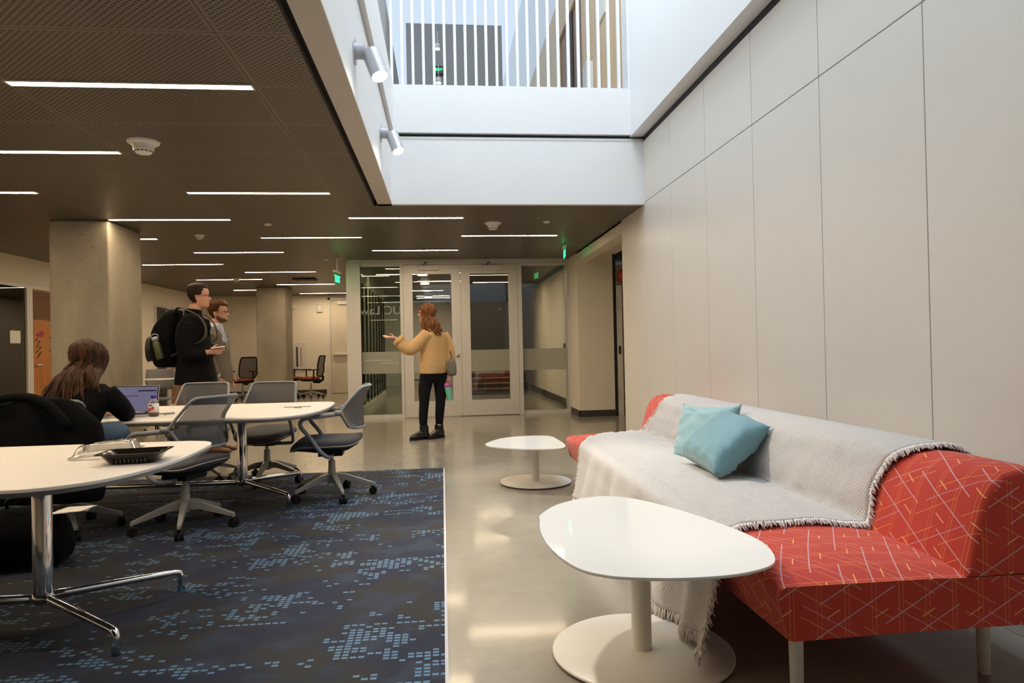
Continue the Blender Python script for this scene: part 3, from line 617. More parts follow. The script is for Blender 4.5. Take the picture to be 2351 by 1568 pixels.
def back_pt(u, z, lv):
    # lv: table of (z, half width, y at sides, y at middle); u in -1..1
    for (z0, w0, s0, c0), (z1, w1, s1, c1) in zip(lv[:-1], lv[1:]):
        if z <= z1 or (z1 == lv[-1][0]):
            t = max(0, min(1, (z-z0)/(z1-z0))); w = w0+(w1-w0)*t; sd = s0+(s1-s0)*t; cn = c0+(c1-c0)*t
            return V((u*w, cn+(sd-cn)*abs(u)**2.2, z))
LV = [(.53, .175, -.15, -.25), (.60, .205, -.115, -.245), (.655, .232, -.085, -.24), (.70, .222, -.115, -.25), (.78, .208, -.185, -.275), (.845, .195, -.25, -.30)]
def meeting_chair(label, loc, rz, a0=0):
    o = thing('meeting_chair', label, 'chair', loc, rz, 'grey mesh back swivel chairs')
    star_base(o, MT['base_gr'], a0=a0)
    # seat: soft rounded square cushion, drooping front lip and raised rear
    rs = []; uu = 28
    def seat_ring(k, dz, top):
        out = []
        for j in range(uu):
            a = 2*pi*j/uu; ca, sa = cos(a), sin(a); e = .55
            x = .235*k*abs(ca)**e*(1 if ca >= 0 else -1); y = .03+.265*k*abs(sa)**e*(1 if sa >= 0 else -1)
            if y > .1: x *= 1-.06*((y-.1)/.2)
            z = .415+dz+(.030 if top else .012)*(1-k)
            if y > .18: z -= 1.6*(y-.18)**2*2.2
            if y < -.12: z += .9*(-.12-y)**2*3
            z += .02*(x/.235)**2*(.6 if top else .3)
            out.append(V((x, y, z)))
        return out
    q = MB(); q.rings([seat_ring(.55, -.035, 0), seat_ring(.9, -.03, 0), seat_ring(.985, -.012, 0), seat_ring(1.0, .004, 1), seat_ring(.975, .02, 1), seat_ring(.88, .028, 1), seat_ring(.45, .02, 1)])
    q.build('seat', MT['seat_gr'], o, smooth=True)
    q = MB(); q.tube(seat_ring(.992, -.012, 0)+seat_ring(.992, -.012, 0)[:1], .0035, 6); q.build('seat_piping', MT['pipe'], o)
    q = MB(); q.rings([seat_ring(.25, -.085, 0), seat_ring(.62, -.06, 0), seat_ring(.85, -.034, 0)]); q.build('seat_shell', MT['blk_pl'], o, smooth=True)
    # back
    nu, nz = 14, 12; zs = [.535+.305*i/nz for i in range(nz+1)]
    q = MB(); q.rings([[back_pt(-.94+1.88*j/nu, z, LV) for j in range(nu+1)] for z in zs], close=False, caps=False)
    q.build('back_mesh', MT['mesh_gr'], o, smooth=True)
    path = [back_pt(-1+2*j/10, .53, LV) for j in range(1, 10)]
    side = [.545, .57, .61, .645, .66, .68, .72, .77, .81, .828]
    path += [back_pt(.99, z, LV) for z in side]+[back_pt(.93, .842, LV)]
    path += [back_pt(1-2*j/10, .845, LV) for j in range(1, 10)]+[back_pt(-.93, .842, LV)]+[back_pt(-.99, z, LV) for z in side[::-1]]
    path.append(path[0])
    q = MB(); q.tube(path, .0125, 8, sq=.75); q.build('back_frame', MT['frame_gr'], o, smooth=True)
    for sx in (-1, 1):
        p = [(.225, -.095, .650), (.245, -.04, .645), (.25, .06, .635), (.25, .14, .628), (.25, .185, .605), (.25, .185, .56), (.248, .13, .49), (.243, .06, .385), (.22, .01, .335), (.15, -.01, .325), (.05, -.01, .325)]
        q = MB(); q.tube(spline([(x*sx, y, z) for x, y, z in p], 5), .0135, 9, sq=1.15); arm = q.build('armrest', MT['frame_gr'], o, smooth=True)
        q = MB(); q.tube([(.238*sx, -.10, .655), (.25*sx, -.055, .66)], [.02, .018], 10); q.build('arm_joint', MT['frame_gr'], arm, smooth=True)
    q = MB(); q.box(-.09, .09, -.09, .09, .318, .352); q.tube([(.08, .05, .335), (.2, .07, .33), (.23, .09, .33)], .006, 6); q.build('tilt_box', MT['blk_pl'], o, bevel=.01)
    return o
meeting_chair('grey mesh swivel chair standing alone at the right end of the far table', (-.86, 5.36, .005), radians(93), radians(-160))
meeting_chair('grey mesh swivel chair in the middle, turned away, behind the near table tip', (-1.655, 4.57, .005), radians(68), radians(-145))
meeting_chair('grey mesh chair on the far side of the far table, nearest the lone chair', (-1.53, 6.12, .0), radians(176), radians(20))
meeting_chair('grey mesh chair on the far side of the far table, in front of the men', (-2.15, 6.30, .0), radians(184), radians(-10))
meeting_chair('grey swivel chair under the seated woman, black coat over its back', (-2.40, 4.62, .005), radians(4), radians(-130))

def office_chair(label, loc, rz):
    o = thing('office_chair', label, 'chair', loc, rz, 'black office chairs with rust seats')
    star_base(o, MT['base_gr'], r=.30, zc=.13, a0=.3)
    q = MB(); q.rings([[V((.24*cos(a)*k+0, .03+.25*sin(a)*k, z)) for a in [2*pi*j/24 for j in range(24)]] for k, z in ((.7, .44), (1, .45), (1.02, .475), (.95, .50), (.5, .505))])
    q.build('seat', MT['orange_seat'], o, smooth=True)
    q = MB(); q.box(-.18, .18, -.2, .2, .40, .44); q.tube([(0, -.05, .38), (0, -.2, .36), (0, -.3, .42), (0, -.30, .52)], .03, 8); q.build('seat_mechanism', MT['blk_pl'], o, bevel=.01)
    lv = [(.50, .20, -.20, -.24), (.62, .235, -.24, -.27), (.80, .225, -.25, -.29), (1.0, .205, -.29, -.34)]
    q = MB(); q.rings([[back_pt(-.96+1.92*j/8, .51+.48*i/8, lv) for j in range(9)] for i in range(9)], close=False, caps=False); q.build('back_mesh', MT['mesh_bk'], o)
    pth = [back_pt(u, .50, lv) for u in (-.8, 0, .8)]+[back_pt(1, z, lv) for z in (.55, .62, .8, .96)]+[back_pt(u, 1.0, lv) for u in (.9, 0, -.9)]+[back_pt(-1, z, lv) for z in (.96, .8, .62, .55)]
    q = MB(); q.tube(pth+pth[:1], .017, 8); q.build('back_frame', MT['blk_pl'], o, smooth=True)
    for sx in (-1, 1):
        q = MB(); q.tube([(.2*sx, 0, .43), (.28*sx, .02, .46), (.285*sx, .02, .66)], .018, 8); q.box(.285*sx-.04, .285*sx+.04, -.10, .15, .66, .685); q.build('armrest', MT['blk_pl'], o, bevel=.006)
    return o
office_chair('black office chair with rust seat right of the far column', (-3.17, 16.9, 0), radians(118))
office_chair('black office chair half hidden behind the right side of the far column', (-3.72, 17.2, 0), radians(-95))
office_chair('black office chair with rust seat left of the far column, facing us', (-4.72, 16.75, 0), radians(165))
office_chair('black office chair mostly hidden behind the man in tweed', (-5.52, 17.5, 0), radians(190))

# tablet arm chair near the left wall
o = thing('tablet_chair', 'grey plastic chair with pale writing tablet and basket, beyond the laptop', 'chair', (-4.14, 10.4, 0), radians(185))
q = MB(); lv = [(.62, .19, -.17, -.22), (.72, .21, -.18, -.23), (.90, .20, -.21, -.26)]
q.rings([[back_pt(-1+2*j/10, .60+.30*i/8, lv) for j in range(11)] for i in range(9)], close=False, caps=False); q.build('backrest', simple('grey_shell_plastic', (.17, .165, .16), .5), o, smooth=True, solid=.012)
q = MB(); q.rings([[V((.22*cos(2*pi*j/24)*k, .22*sin(2*pi*j/24)*k, z)) for j in range(24)] for k, z in ((.6, .45), (1, .465), (1.02, .485), (.6, .47))]); q.build('seat', simple('grey_shell_seat', (.17, .165, .16), .5), o, smooth=True)
q = MB(); q.prism([(-.27, -.02), (-.05, .04), (.28, .02), (.32, .16), (.28, .30), (-.1, .32), (-.25, .26)], .755, .772); q.build('writing_tablet', MT['white_pl'], o, bevel=.004)
q = MB(); q.tube([(-.2, -.1, .48), (-.27, -.05, .6), (-.25, .05, .75)], .016, 8); q.build('tablet_arm', MT['frame_gr'], o)
q = MB(); q.lathe([(.035, .2), (.03, .45)]); q.build('column', MT['frame_gr'], o)
q = MB(); q.lathe([(.05, .19), (.26, .20), (.27, .22), (.05, .205)]); q.build('storage_tray', MT['frame_gr'], o, smooth=True)
star_base(o, MT['base_gr'], r=.28)

# ---- meeting tables
def outline(n=8):
    # right end of the top measured on the near table (x from tip, y across), then mirrored to the left end
    end = [(-.42, -.575), (-.27, -.565), (-.12, -.46), (-.035, -.26), (0, 0), (-.012, .33), (-.03, .46), (-.075, .535), (-.17, .575)]
    return end
def meeting_table(name, label, tip, wy, L, beams, colx, feet, fz=.005):
    o = thing('meeting_table', label, 'table', (tip[0], tip[1], 0), 0, 'white meeting tables')
    e = [(x, y*wy) for x, y in outline()]
    core = spline(e, 6); core = [(p.x, p.y) if hasattr(p, 'x') else p for p in core]
    left = [(-L-p[0], p[1]) for p in core][::-1]; out = core+left
    n = len(out)
    q = MB(); q.prism(out, .676, .690, 0.0); q.build('tabletop', MT['white_lam'], o, bevel=.003)
    cx = sum(p[0] for p in out)/n
    q = MB(); q.rings([[V((cx+(x-cx)*k, y*k2, z)) for x, y in out] for k, k2, z in ((.97, .93, .654), (.996, .985, .663), (.9985, .996, .6755))]); q.build('top_edge', MT['tab_edge'], o, smooth=True, auto=True)
    for ci, (x, y) in enumerate(colx):
        q = MB(); q.lathe([(.037, .10), (.037, .63), (.036, .632)], (x, y, 0), 28); q.build('column', MT['chrome'], o, smooth=True, auto=True)
        q = MB(); q.lathe([(.038, .615), (.045, .62), (.11, .648), (.11, .655)], (x, y, 0), 20); q.build('top_bracket', MT['blk_pl'], o, smooth=True, auto=True)
        q = MB(); q.ell((x, y, .115), .045, .045, .035); q.build('hub', MT['chrome'], o, smooth=True)
        for fx, fy in feet[ci]:
            p = V((x, y, .115)); f = V((fx, fy, 0)); d = (f-p); d.z = 0; d = d.normalized()
            q = MB(); q.tube([p+d*.02, p+d*.08, V((fx, fy, .093))-d*.03, V((fx, fy, .088))-d*.006, V((fx, fy, .07)), V((fx, fy, fz))], [.022, .02, .015, .0155, .015, .017], 12); q.build('leg', MT['chrome'], o, smooth=True)
    q = MB()
    (xa, ya), (xb, yb) = colx[0], colx[1]; q.tube([(xa, ya, .11), (xb, yb, .11)], .019, 14); q.build('beam', MT['chrome'], o, smooth=True)
    return o
meeting_table('meeting_table', 'white meeting table nearest us at left, food tray on it', (-1.08, 2.95), 1.0, 2.6, 0, [(-.60, .10), (-1.9, .10)], [[(-.17, .43), (-.15, -.26)], [(-2.3, .43), (-2.3, -.23)]])
meeting_table('meeting_table', 'farther white meeting table with laptop and drink bottle', (-.87, 5.28), 1.15, 2.7, 0, [(-.70, .25), (-1.98, .25)], [[(-.35, .68), (-.25, -.22)], [(-2.35, .68), (-2.35, -.22)]])

# ---- coffee tables
def coffee_table(label, loc, pts, z, base_r, base_c, th=.012, colr=.036):
    o = thing('coffee_table', label, 'coffee table', (base_c[0], base_c[1], 0), 0, 'white rounded triangle coffee tables')
    out = [(p.x-base_c[0], p.y-base_c[1]) for p in spline([(x, y, 0) for x, y in pts], 6, True)]
    q = MB(); q.prism(out, z-th, z, .006); q.build('tabletop', MT['white_tab'], o, smooth=True, auto=True)
    q = MB(); q.tube([(0, 0, .012), (0, 0, z-th)], colr, 28); q.build('column', MT['white_tab_m'], o, smooth=True, auto=True)
    q = MB(); q.lathe([(base_r*.98, .006), (base_r, .009), (base_r, .013), (base_r*.985, .017), (base_r*.3, .019), (.02, .019)], seg=64); q.build('base', MT['white_tab_m'], o, smooth=True)
    q = MB(); q.lathe([(base_r*.965, .0), (base_r*.965, .007)], seg=64); q.build('base_pad', MT['blk_pl'], o)
MT['white_tab_m'] = simple('white_powder_coat', (.78, .76, .71), .35, var=.01)
near = [(.36, 2.61), (.38, 2.71), (.49, 2.88), (.67, 2.98), (.80, 2.92), (.91, 2.74), (1.0, 2.49), (1.045, 2.30), (1.05, 2.16), (1.01, 2.02), (.95, 1.95), (.84, 1.905), (.71, 1.895), (.59, 1.91), (.47, 1.95), (.39, 2.04), (.345, 2.24), (.34, 2.45)]
near = [(x*.966, y*.966) for x, y in near]
coffee_table('large white coffee table nearest us beside the red sofa', 0, near, .473, .325, (.70, 2.43))
far = [(min(x*1.127, .943), y*1.127) for x, y in [(.29, 4.87), (.43, 5.16), (.61, 5.25), (.80, 5.22), (.90, 4.99), (.90, 4.67), (.76, 4.55), (.56, 4.58), (.39, 4.68)]]
coffee_table('smaller white coffee table farther away past the sofa end', 0, far, .342, .292, (.745, 5.58), colr=.033)

# ---- sofa
def uvloft(m, rings, us, vs_list, close=True, caps=True):
    n = len(rings[0]); k0 = len(m.v)
    m.v += [V(p) for r in rings for p in r]
    for i in range(len(rings)-1):
        for j in range(n if close else n-1):
            j2 = (j+1) % n; a = k0+i*n+j; b = k0+i*n+j2
            va = vs_list[i][j]; vb = vs_list[i][j2] if j2 else vs_list[i][j]+(rings[i][0]-rings[i][j]).length
            va2 = vs_list[i+1][j]; vb2 = vs_list[i+1][j2] if j2 else va2+(rings[i+1][0]-rings[i+1][j]).length
            m.uv[len(m.f)] = [(us[i], va), (us[i], vb), (us[i+1], vb2), (us[i+1], va2)]
            m.f.append([a, b, b+n, a+n])
    if caps:
        for i, rev in ((0, True), (len(rings)-1, False)):
            idx = list(range(n)); 
            m.uv[len(m.f)] = [(rings[i][j].x*1.0+us[i], rings[i][j].z) for j in idx]; m.f.append([k0+i*n+j for j in idx])
def arc(r):
    out = [0.0]
    for a, b in zip(r[:-1], r[1:]): out.append(out[-1]+(b-a).length)
    return out
S0, S1 = 1.90, 5.32
so = thing('sofa', 'long red sofa with crossing line pattern along the white wall', 'sofa', (1.5, 3.6, 0))
OFF = V((-1.5, -3.6, 0))
def seat_prof(y, e):
    # e: 0 at the very ends .. 1 inside
    z = .405+.022*e
    pts = [(1.965, .25), (1.30, .25), (1.0, .245), (.985, .25), (.972, .30), (.958, .365), (.957, z-.025), (.966, z-.008), (.985, z), (1.05, z+.008*e), (1.25, z+.018*e), (1.45, z+.006*e), (1.56, z-.004), (1.945, z-.004)]
    return [V((x, y, zz))+OFF for x, zz in pts]
ysamp = [(S0, -.012), (S0+.004, 0), (S0+.03, .35), (S0+.10, .75), (S0+.25, 1)]+[(S0+.25+(S1-S0-.5)*k/10, 1) for k in range(1, 10)]+[(S1-.25, 1), (S1-.1, .75), (S1-.03, .35), (S1, 0)]
rings = [seat_prof(y, e) for y, e in ysamp]
q = MB(); uvloft(q, rings, [y for y, e in ysamp], [arc(r) for r in rings]); q.build('seat', MT['sofa'], so, smooth=True, auto=True)
def back_prof(y, e):
    t = 1-e; sh = .02*t
    pts = [(1.70, .405), (1.60, .404), (1.548, .404), (1.55+sh, .43), (1.575+sh, .52), (1.605+sh, .62), (1.635+sh, .675-sh), (1.68, .708-sh), (1.74, .722-sh), (1.81, .715-sh), (1.865, .69-sh), (1.90, .63), (1.935, .46), (1.945, .405)]
    return [V((x, y, zz))+OFF for x, zz in pts]
ys2 = [(S0-.001, 0), (S0+.006, .6), (S0+.02, 1)]+[(S0+.02+(S1-S0-.06)*k/12, 1) for k in range(1, 12)]+[(S1-.04, 1), (S1-.02, .5), (S1-.01, 0)]
rings = [back_prof(y, e) for y, e in ys2]
q = MB(); uvloft(q, rings, [y+.07 for y, e in ys2], [arc(r) for r in rings]); q.build('backrest', MT['sofa'], so, smooth=True, auto=True)
for x, y in ((1.07, 2.02), (1.78, 2.12), (1.07, 5.15), (1.78, 5.15), (1.07, 3.6), (1.78, 3.6)):
    q = MB(); q.tube([(x-1.5, y-3.6, 0), (x-1.5, y-3.6, .252)], [.019, .023], 18); q.build('leg', simple('white_sofa_leg', (.72, .70, .67), .35), so, smooth=True, auto=True)

# ---- blanket draped over the sofa
prof = [(.885, .085), (.90, .16), (.915, .25), (.93, .33), (.938, .39), (.95, .425), (.985, .445), (1.05, .456), (1.2, .462), (1.35, .458), (1.47, .446), (1.535, .44), (1.555, .455), (1.565, .53), (1.592, .62), (1.622, .69), (1.67, .727), (1.74, .742), (1.82, .735), (1.88, .712), (1.915, .65), (1.94, .50)]
pf = spline([(x, 0, z) for x, z in prof], 4); ac = arc(pf); np_ = len(pf)
BY0, BY1, NY = 2.42, 5.06, 110
rings = []; vs = []
def pw(s, tab):
    for (a, b), (c_, d_) in zip(tab[:-1], tab[1:]):
        if s <= c_: return b+(d_-b)*max(0, (s-a)/(c_-a))
    return tab[-1][1]
def edge0(s): return pw(s, ((0, 2.20), (.35, 2.32), (.5, 2.40), (.95, 2.40), (1.1, 2.38), (1.35, 2.30), (2, 2.3)))+.012*sin(s*17+1)
def edge1(s): return pw(s, ((0, 4.62), (.35, 4.68), (.5, 4.88), (.95, 5.20), (1.1, 5.02), (1.3, 4.86), (2, 4.85)))+.02*sin(s*15)
for i in range(NY+1):
    t = i/NY; r = []
    for j, p in enumerate(pf):
        s = ac[j]; y = edge0(s)+(edge1(s)-edge0(s))*t
        hang = max(0, min(1, (.34-s)/.3)); nz = noise.noise(V((s*6, y*5, 0)))
        x = p.x; z = p.z
        x -= hang*(.022*sin(y*21+2*noise.noise(V((y*2, 0, 3))))+.018*sin(y*9+1)+.012)
        z += hang*.06*noise.noise(V((y*1.7, 4, 0)))
        k = .010*nz+.005*noise.noise(V((s*16, y*13, 2)))
        if s > .42: z += abs(k)*1.4 if s < 1.0 else 0; x -= abs(k)*1.3 if s > .95 and s < 1.3 else 0
        # gather near the crease
        r.append(V((x, y, z)))
    rings.append(r)
q = MB(); uvloft(q, rings, [BY0+(BY1-BY0)*i/NY for i in range(NY+1)], [ac]*(NY+1), close=False, caps=False)
bk = tag(q.build('throw_blanket', MT['knit'], None, smooth=True, solid=.007), 'cream knitted throw blanket with fringed edges draped over the red sofa', 'blanket')
q = MB()
def tuft(p, d, L=.035, n=3):
    for k in range(n):
        w = V((random.uniform(-1, 1), random.uniform(-1, 1), random.uniform(-.6, .6)))*.4; dd = (d+w).normalized()
        q.tube([p, p+dd*L*.5, p+(dd+V((0, 0, -.35))).normalized()*L*random.uniform(.7, 1.2)], [.004, .0035, .0012], 4)
for ring, sg in ((rings[0], -1), (rings[-1], 1)):
    for j in range(0, np_-1):
        for f in (0, .33, .66):
            p = ring[j].lerp(ring[j+1], f); tuft(p, V((0, sg, -.1)), .03 if sg < 0 else .045, 3)
for i in range(0, NY):
    for f in (0, .5):
        p = rings[i][0].lerp(rings[i+1][0], f); tuft(p, V((-.1, 0, -1)), .05, 3)
fr = q.build('fringe', simple('cream_fringe_yarn', (.72, .68, .65), .95), bk); fr['kind'] = 'stuff'

# ---- pillows
def pillow(label, name, c, e1, e2, th, mat):
    c, e1, e2 = V(c), V(e1), V(e2); n3 = e1.cross(e2).normalized(); N = 26; q = MB()
    for sg in (1, -1):
        rs = []
        for i in range(N+1):
            u = -1+2*i/N; row = []
            for j in range(N+1):
                v = -1+2*j/N; hgt = (max(0, (1-u**4))*max(0, (1-v**4)))**.55
                pin = 1-.12*(1-abs(u)**3*1)*abs(v)**4; pin2 = 1-.12*(1-abs(v)**3)*abs(u)**4
                wr = .008*noise.noise(V((u*3, v*3, 5)))+.05*noise.noise(V((u*9+v*2, v*3, 1)))*max(0, max(abs(u), abs(v))-.45)
                row.append(c+e1*(u*pin2*.5)+e2*(v*pin*.5)+n3*(sg*(th*.5*hgt+wr*hgt)))
            rs.append(row)
        q.rings(rs, close=False, caps=False)
    o = q.build(name, mat, None, smooth=True); m = bmesh.new(); m.from_mesh(o.data); bmesh.ops.remove_doubles(m, verts=m.verts, dist=.0005); bmesh.ops.recalc_face_normals(m, faces=m.faces); m.to_mesh(o.data); m.free()
    return tag(o, label, 'cushion', 'teal velvet cushions')
B = V((1.285, 3.12, .475)); Rr = V((1.60, 3.24, .665)); Lf = V((1.30, 3.60, .49)); T = Lf+Rr-B
pillow('front teal velvet cushion leaning against the blanket, darker face', 'throw_pillow', (B+T)/2+V((-.01, 0, .028)), (Rr-B)*1.10, (T-Rr)*1.12, .17, MT['teal'])
BL = V((1.36, 3.92, .455)); TL = V((1.45, 3.98, .75)); TR = V((1.60, 3.55, .775))
pillow('rear lighter teal velvet cushion, half hidden behind the front one', 'throw_pillow', (BL+TR)/2+V((.015, .06, -.015)), (TL-BL)*1.12, (TR-TL)*1.1, .12, MT['teal_l'])

# ================================================================ THINGS ON TABLES
L = thing('laptop', 'open silver laptop with dim violet screen in front of the seated woman', 'laptop', (-2.20, 5.02, .690), radians(-2))
q = MB(); q.box(-.155, .155, -.11, .11, .0, .014); q.build('keyboard_deck', MT['silver'], L, bevel=.003)
q = MB(); q.box(-.14, .14, -.02, .09, .014, .0155); q.build('keys', MT['darkpl'], L)
q = MB(); t0, t1 = V((0, .112, .012)), V((0, .165, .205)); d = (t1-t0)/2; nn = V((0, -d.z, d.y)).normalized()
q.obox((t0+t1)/2-nn*-.0, (.155, 0, 0), d, nn*.004); lid = q.build('lid', MT['silver'], L, bevel=.002)
q = MB(); q.obox((t0+t1)/2+nn*.0045, (.153, 0, 0), d*.985, nn*.0006); q.build('bezel', MT['darkpl'], lid)
q = MB(); q.obox((t0+t1)/2+nn*.0055+d*.03, (.146, 0, 0), d*.89, nn*.0004); q.build('screen', emit('violet_screen', (.20, .19, .36), .42), lid)
q = MB(); q.obox((t0+t1)/2+nn*.0062+d*.62+V((.075, 0, 0)), (.065, 0, 0), d*.045, nn*.0003); q.obox((t0+t1)/2+nn*.0062+d*.25+V((-.03, 0, 0)), (.045, 0, 0), d*.02, nn*.0003); q.build('screen_bars', MT['navy'], lid)
L = thing('drink_bottle', 'clear plastic drink bottle with blue cap beside the laptop', 'bottle', (-2.0, 4.97, .690))
q = MB(); q.lathe([(.031, .002), (.033, .012), (.033, .085), (.029, .10), (.020, .118), (.015, .124), (.015, .128)], seg=24); q.build('bottle_body', glass('bottle_plastic', (.9, .85, .82), .8), L, smooth=True)
q = MB(); q.lathe([(.029, .003), (.031, .022), (.02, .023)], seg=20); q.build('red_drink', simple('red_juice', (.35, .06, .03), .2), L, smooth=True)
q = MB(); q.lathe([(.0335, .03), (.0337, .09)], seg=24); lb = q.build('label_wrap', simple('white_label', (.72, .72, .75), .5), L, smooth=True)
q = MB(); q.ell((-.012, -.030, .052), .014, .006, .014); q.ell((.006, -.032, .060), .010, .004, .012); q.build('fruit_print', simple('red_fruit_print', (.55, .08, .02), .5), lb)
q = MB(); q.ell((-.008, -.031, .080), .013, .005, .006); q.build('blue_print', simple('blue_print', (.04, .06, .3), .5), lb)
q = MB(); q.lathe([(.018, .126), (.0185, .13), (.0185, .146), (.017, .148)], seg=20); q.build('cap', simple('violet_blue_cap', (.035, .03, .30), .35), L, smooth=True)
q = MB(); q.tube([(-2.07, 5.03, .695), (-2.0, 5.1, .697), (-1.92, 5.12, .70), (-1.90, 5.07, .70), (-1.96, 5.03, .697)], .005, 6)
tag(q.build('cable_loop', MT['frame_gr'], smooth=True), 'thin grey cable loop on the table behind the drink bottle', 'cable')
for i, (x, y, a, w, lab) in enumerate(((-1.12, 5.42, .1, .10, 'thin dark pen-like strip lying near the right end of the far table'), (-1.10, 5.33, -.3, .03, 'tiny dark scrap beside the thin strip on the far table'))):
    q = MB(); q.obox((x, y, .6925), (w*cos(a), w*sin(a)*.4, 0), (0, .006, 0), (0, 0, .0015)); tag(q.build('pen' if i == 0 else 'paper_scrap', MT['dark']), lab, 'pen' if i == 0 else 'scrap')
# food tray and clear lid
L = thing('food_tray', 'black plastic takeaway food tray on the near table', 'food container', (-1.24, 2.90, .690), radians(6))
def rrect(hx, hy, r, z, n=6, c=(0, 0)):
    out = []
    for sx, sy, a0 in ((1, 1, 0), (-1, 1, pi/2), (-1, -1, pi), (1, -1, 3*pi/2)):
        for k in range(n+1):
            a = a0+pi/2*k/n; out.append(V((c[0]+sx*(hx-r)+r*cos(a), c[1]+sy*(hy-r)+r*sin(a), z)))
    return out
q = MB(); q.rings([rrect(.075, .055, .03, .001), rrect(.085, .065, .03, .004), rrect(.108, .085, .03, .036), rrect(.112, .089, .03, .040), rrect(.124, .10, .02, .041), rrect(.124, .10, .02, .043), rrect(.110, .087, .03, .043), rrect(.104, .081, .03, .036), rrect(.082, .062, .03, .006)])
q.build('tray', MT['darkpl'], L, smooth=True, auto=True)
q = MB()
for k in range(9): q.box(-.06+.015*k-.003, -.06+.015*k+.003, -.079, -.073, .006, .022)
q.build('ribs', MT['darkpl'], L)
L = thing('tray_lid', 'crumpled clear plastic lid behind the black food tray', 'lid', (-1.43, 3.08, .690), radians(8))
q = MB(); q.rings([rrect(.125, .095, .02, .008), rrect(.115, .088, .03, .012), rrect(.10, .078, .03, .045), rrect(.09, .068, .03, .055), rrect(.05, .03, .02, .058)], caps=False)
for i, p in enumerate(q.v): q.v[i] = p+V((0, 0, max(0, p.x)*.15+.006*noise.noise(p*40)))
q.build('lid_shell', MT['plastic_clear'], L, smooth=True); q = MB(); rr = rrect(.125, .095, .02, .009); q.tube([p+V((0, 0, max(0, p.x)*.15)) for p in rr+rr[:1]], .0018, 5); q.build('rim', simple('clear_rim', (.6, .55, .5), .1), L)
# bag and papers under the near table
L = thing('tote_bag', 'black cloth bag on the carpet behind the near table', 'bag', (-2.22, 3.88, .005), .2)
q = MB(); q.rings([rrect(.19, .10, .04, .0), rrect(.21, .12, .05, .06), rrect(.19, .11, .05, .22), rrect(.15, .06, .04, .30), rrect(.12, .02, .015, .32)])
for i, p in enumerate(q.v): q.v[i] = p+V((noise.noise(p*9), noise.noise(p*9+V((5, 0, 0))), noise.noise(p*7)*.6 if p.z > .02 else 0))*.018
q.build('bag_body', MT['wool_bk'], L, smooth=True, sub=1)
q = MB(); q.tube(spline([(-.08, 0, .31), (-.06, -.05, .37), (.05, -.06, .38), (.08, 0, .31)], 5), .009, 8); q.build('strap', MT['blk_pl'], L, smooth=True)
q = MB(); q.obox((-1.99, 3.88, .295), (.09, .01, .004), (-.01, .05, .0), (0, 0, .0015)); q.obox((-1.98, 3.885, .30), (.085, -.02, .006), (.02, .05, .004), (0, 0, .0015))
tag(q.build('loose_papers', MT['paper']), 'loose sheets of paper on top of the black bag under the near table', 'paper')

# ================================================================ PEOPLE
def frame_of(f):
    f = V((f[0], f[1], 0)).normalized(); return f, V((f.y, -f.x, 0)), V((0, 0, 1))   # facing, own right, up
def torso(m, rows, f, s, n=22, e=.8):
    # rows: centre, half depth along facing, half width
    rs = []
    for c, d, w in rows:
        c = V(c); out = []
        for j in range(n):
            a = 2*pi*j/n; ca, sa = cos(a), sin(a)
            out.append(c+f*(d*abs(ca)**e*(1 if ca >= 0 else -1))+s*(w*abs(sa)**e*(1 if sa >= 0 else -1)))
        rs.append(out)
    m.rings(rs)
HEADT = [(0.0, .022, .072, -.030), (.05, .036, .086, .0), (.14, .050, .090, .030), (.25, .058, .088, .058), (.38, .064, .089, .078), (.5, .070, .086, .092), (.6, .074, .091, .098), (.72, .075, .088, .100), (.84, .068, .072, .092), (.93, .05, .048, .070), (.985, .026, .022, .04), (1.0, .008, .004, .012)]
def head_ring(c, f, s, u, t, H, grow=0.0, n=24):
    for a, b in zip(HEADT[:-1], HEADT[1:]):
        if t <= b[0]: break
    k = (t-a[0])/(b[0]-a[0]) if b[0] > a[0] else 0; k = max(0, min(1, k))
    w, fr, bk = [(a[i]+(b[i]-a[i])*k)*H/.228+grow for i in (1, 2, 3)]
    out = []
    for j in range(n):
        th = 2*pi*j/n; ca, sa = cos(th), sin(th); y = (fr if ca > 0 else bk)*ca
        out.append(c+u*(t*H-.45*H)+f*y+s*(w*sa*(1.0)))
    return out
def add_head(m, c, f, s, u, H=.228):
    c = V(c); ts = [0, .05, .1, .14, .2, .25, .32, .38, .44, .5, .55, .6, .66, .72, .78, .84, .89, .93, .96, .985, 1.0]
    m.rings([head_ring(c, f, s, u, t, H) for t in ts])
    P = lambda t, fr, sd=0: c+u*((t-.45)*H)+f*fr+s*sd
    m.tube([P(.60, .080), P(.50, .092), P(.42, .106), P(.375, .116), (P(.345, .104))], [.008, .009, .011, .013, .007], 8, upv=s)
    m.ell(P(.37, .098, .012), .009, .008, .008, 8, 6); m.ell(P(.37, .098, -.012), .009, .008, .008, 8, 6)
    m.tube([P(.245, .080, -.02), P(.25, .094, 0), P(.245, .080, .02)], [.004, .008, .004], 6); m.tube([P(.20, .078, -.018), P(.205, .091, 0), P(.20, .078, .018)], [.004, .008, .004], 6)
    m.ell(P(.06, .078), .018, .02, .016, 10, 7)
    m.tube([P(.60, .074, -.05), P(.62, .090, -.02), P(.62, .090, .02), P(.60, .074, .05)], [.007, .009, .009, .007], 6)
    for sg in (-1, 1):
        m.ell(P(.43, -.008, .074*sg), .018, .008, .032, 12, 8, axes=(f, s, u)); m.ell(P(.36, -.002, .071*sg), .010, .007, .012, 8, 6, axes=(f, s, u))
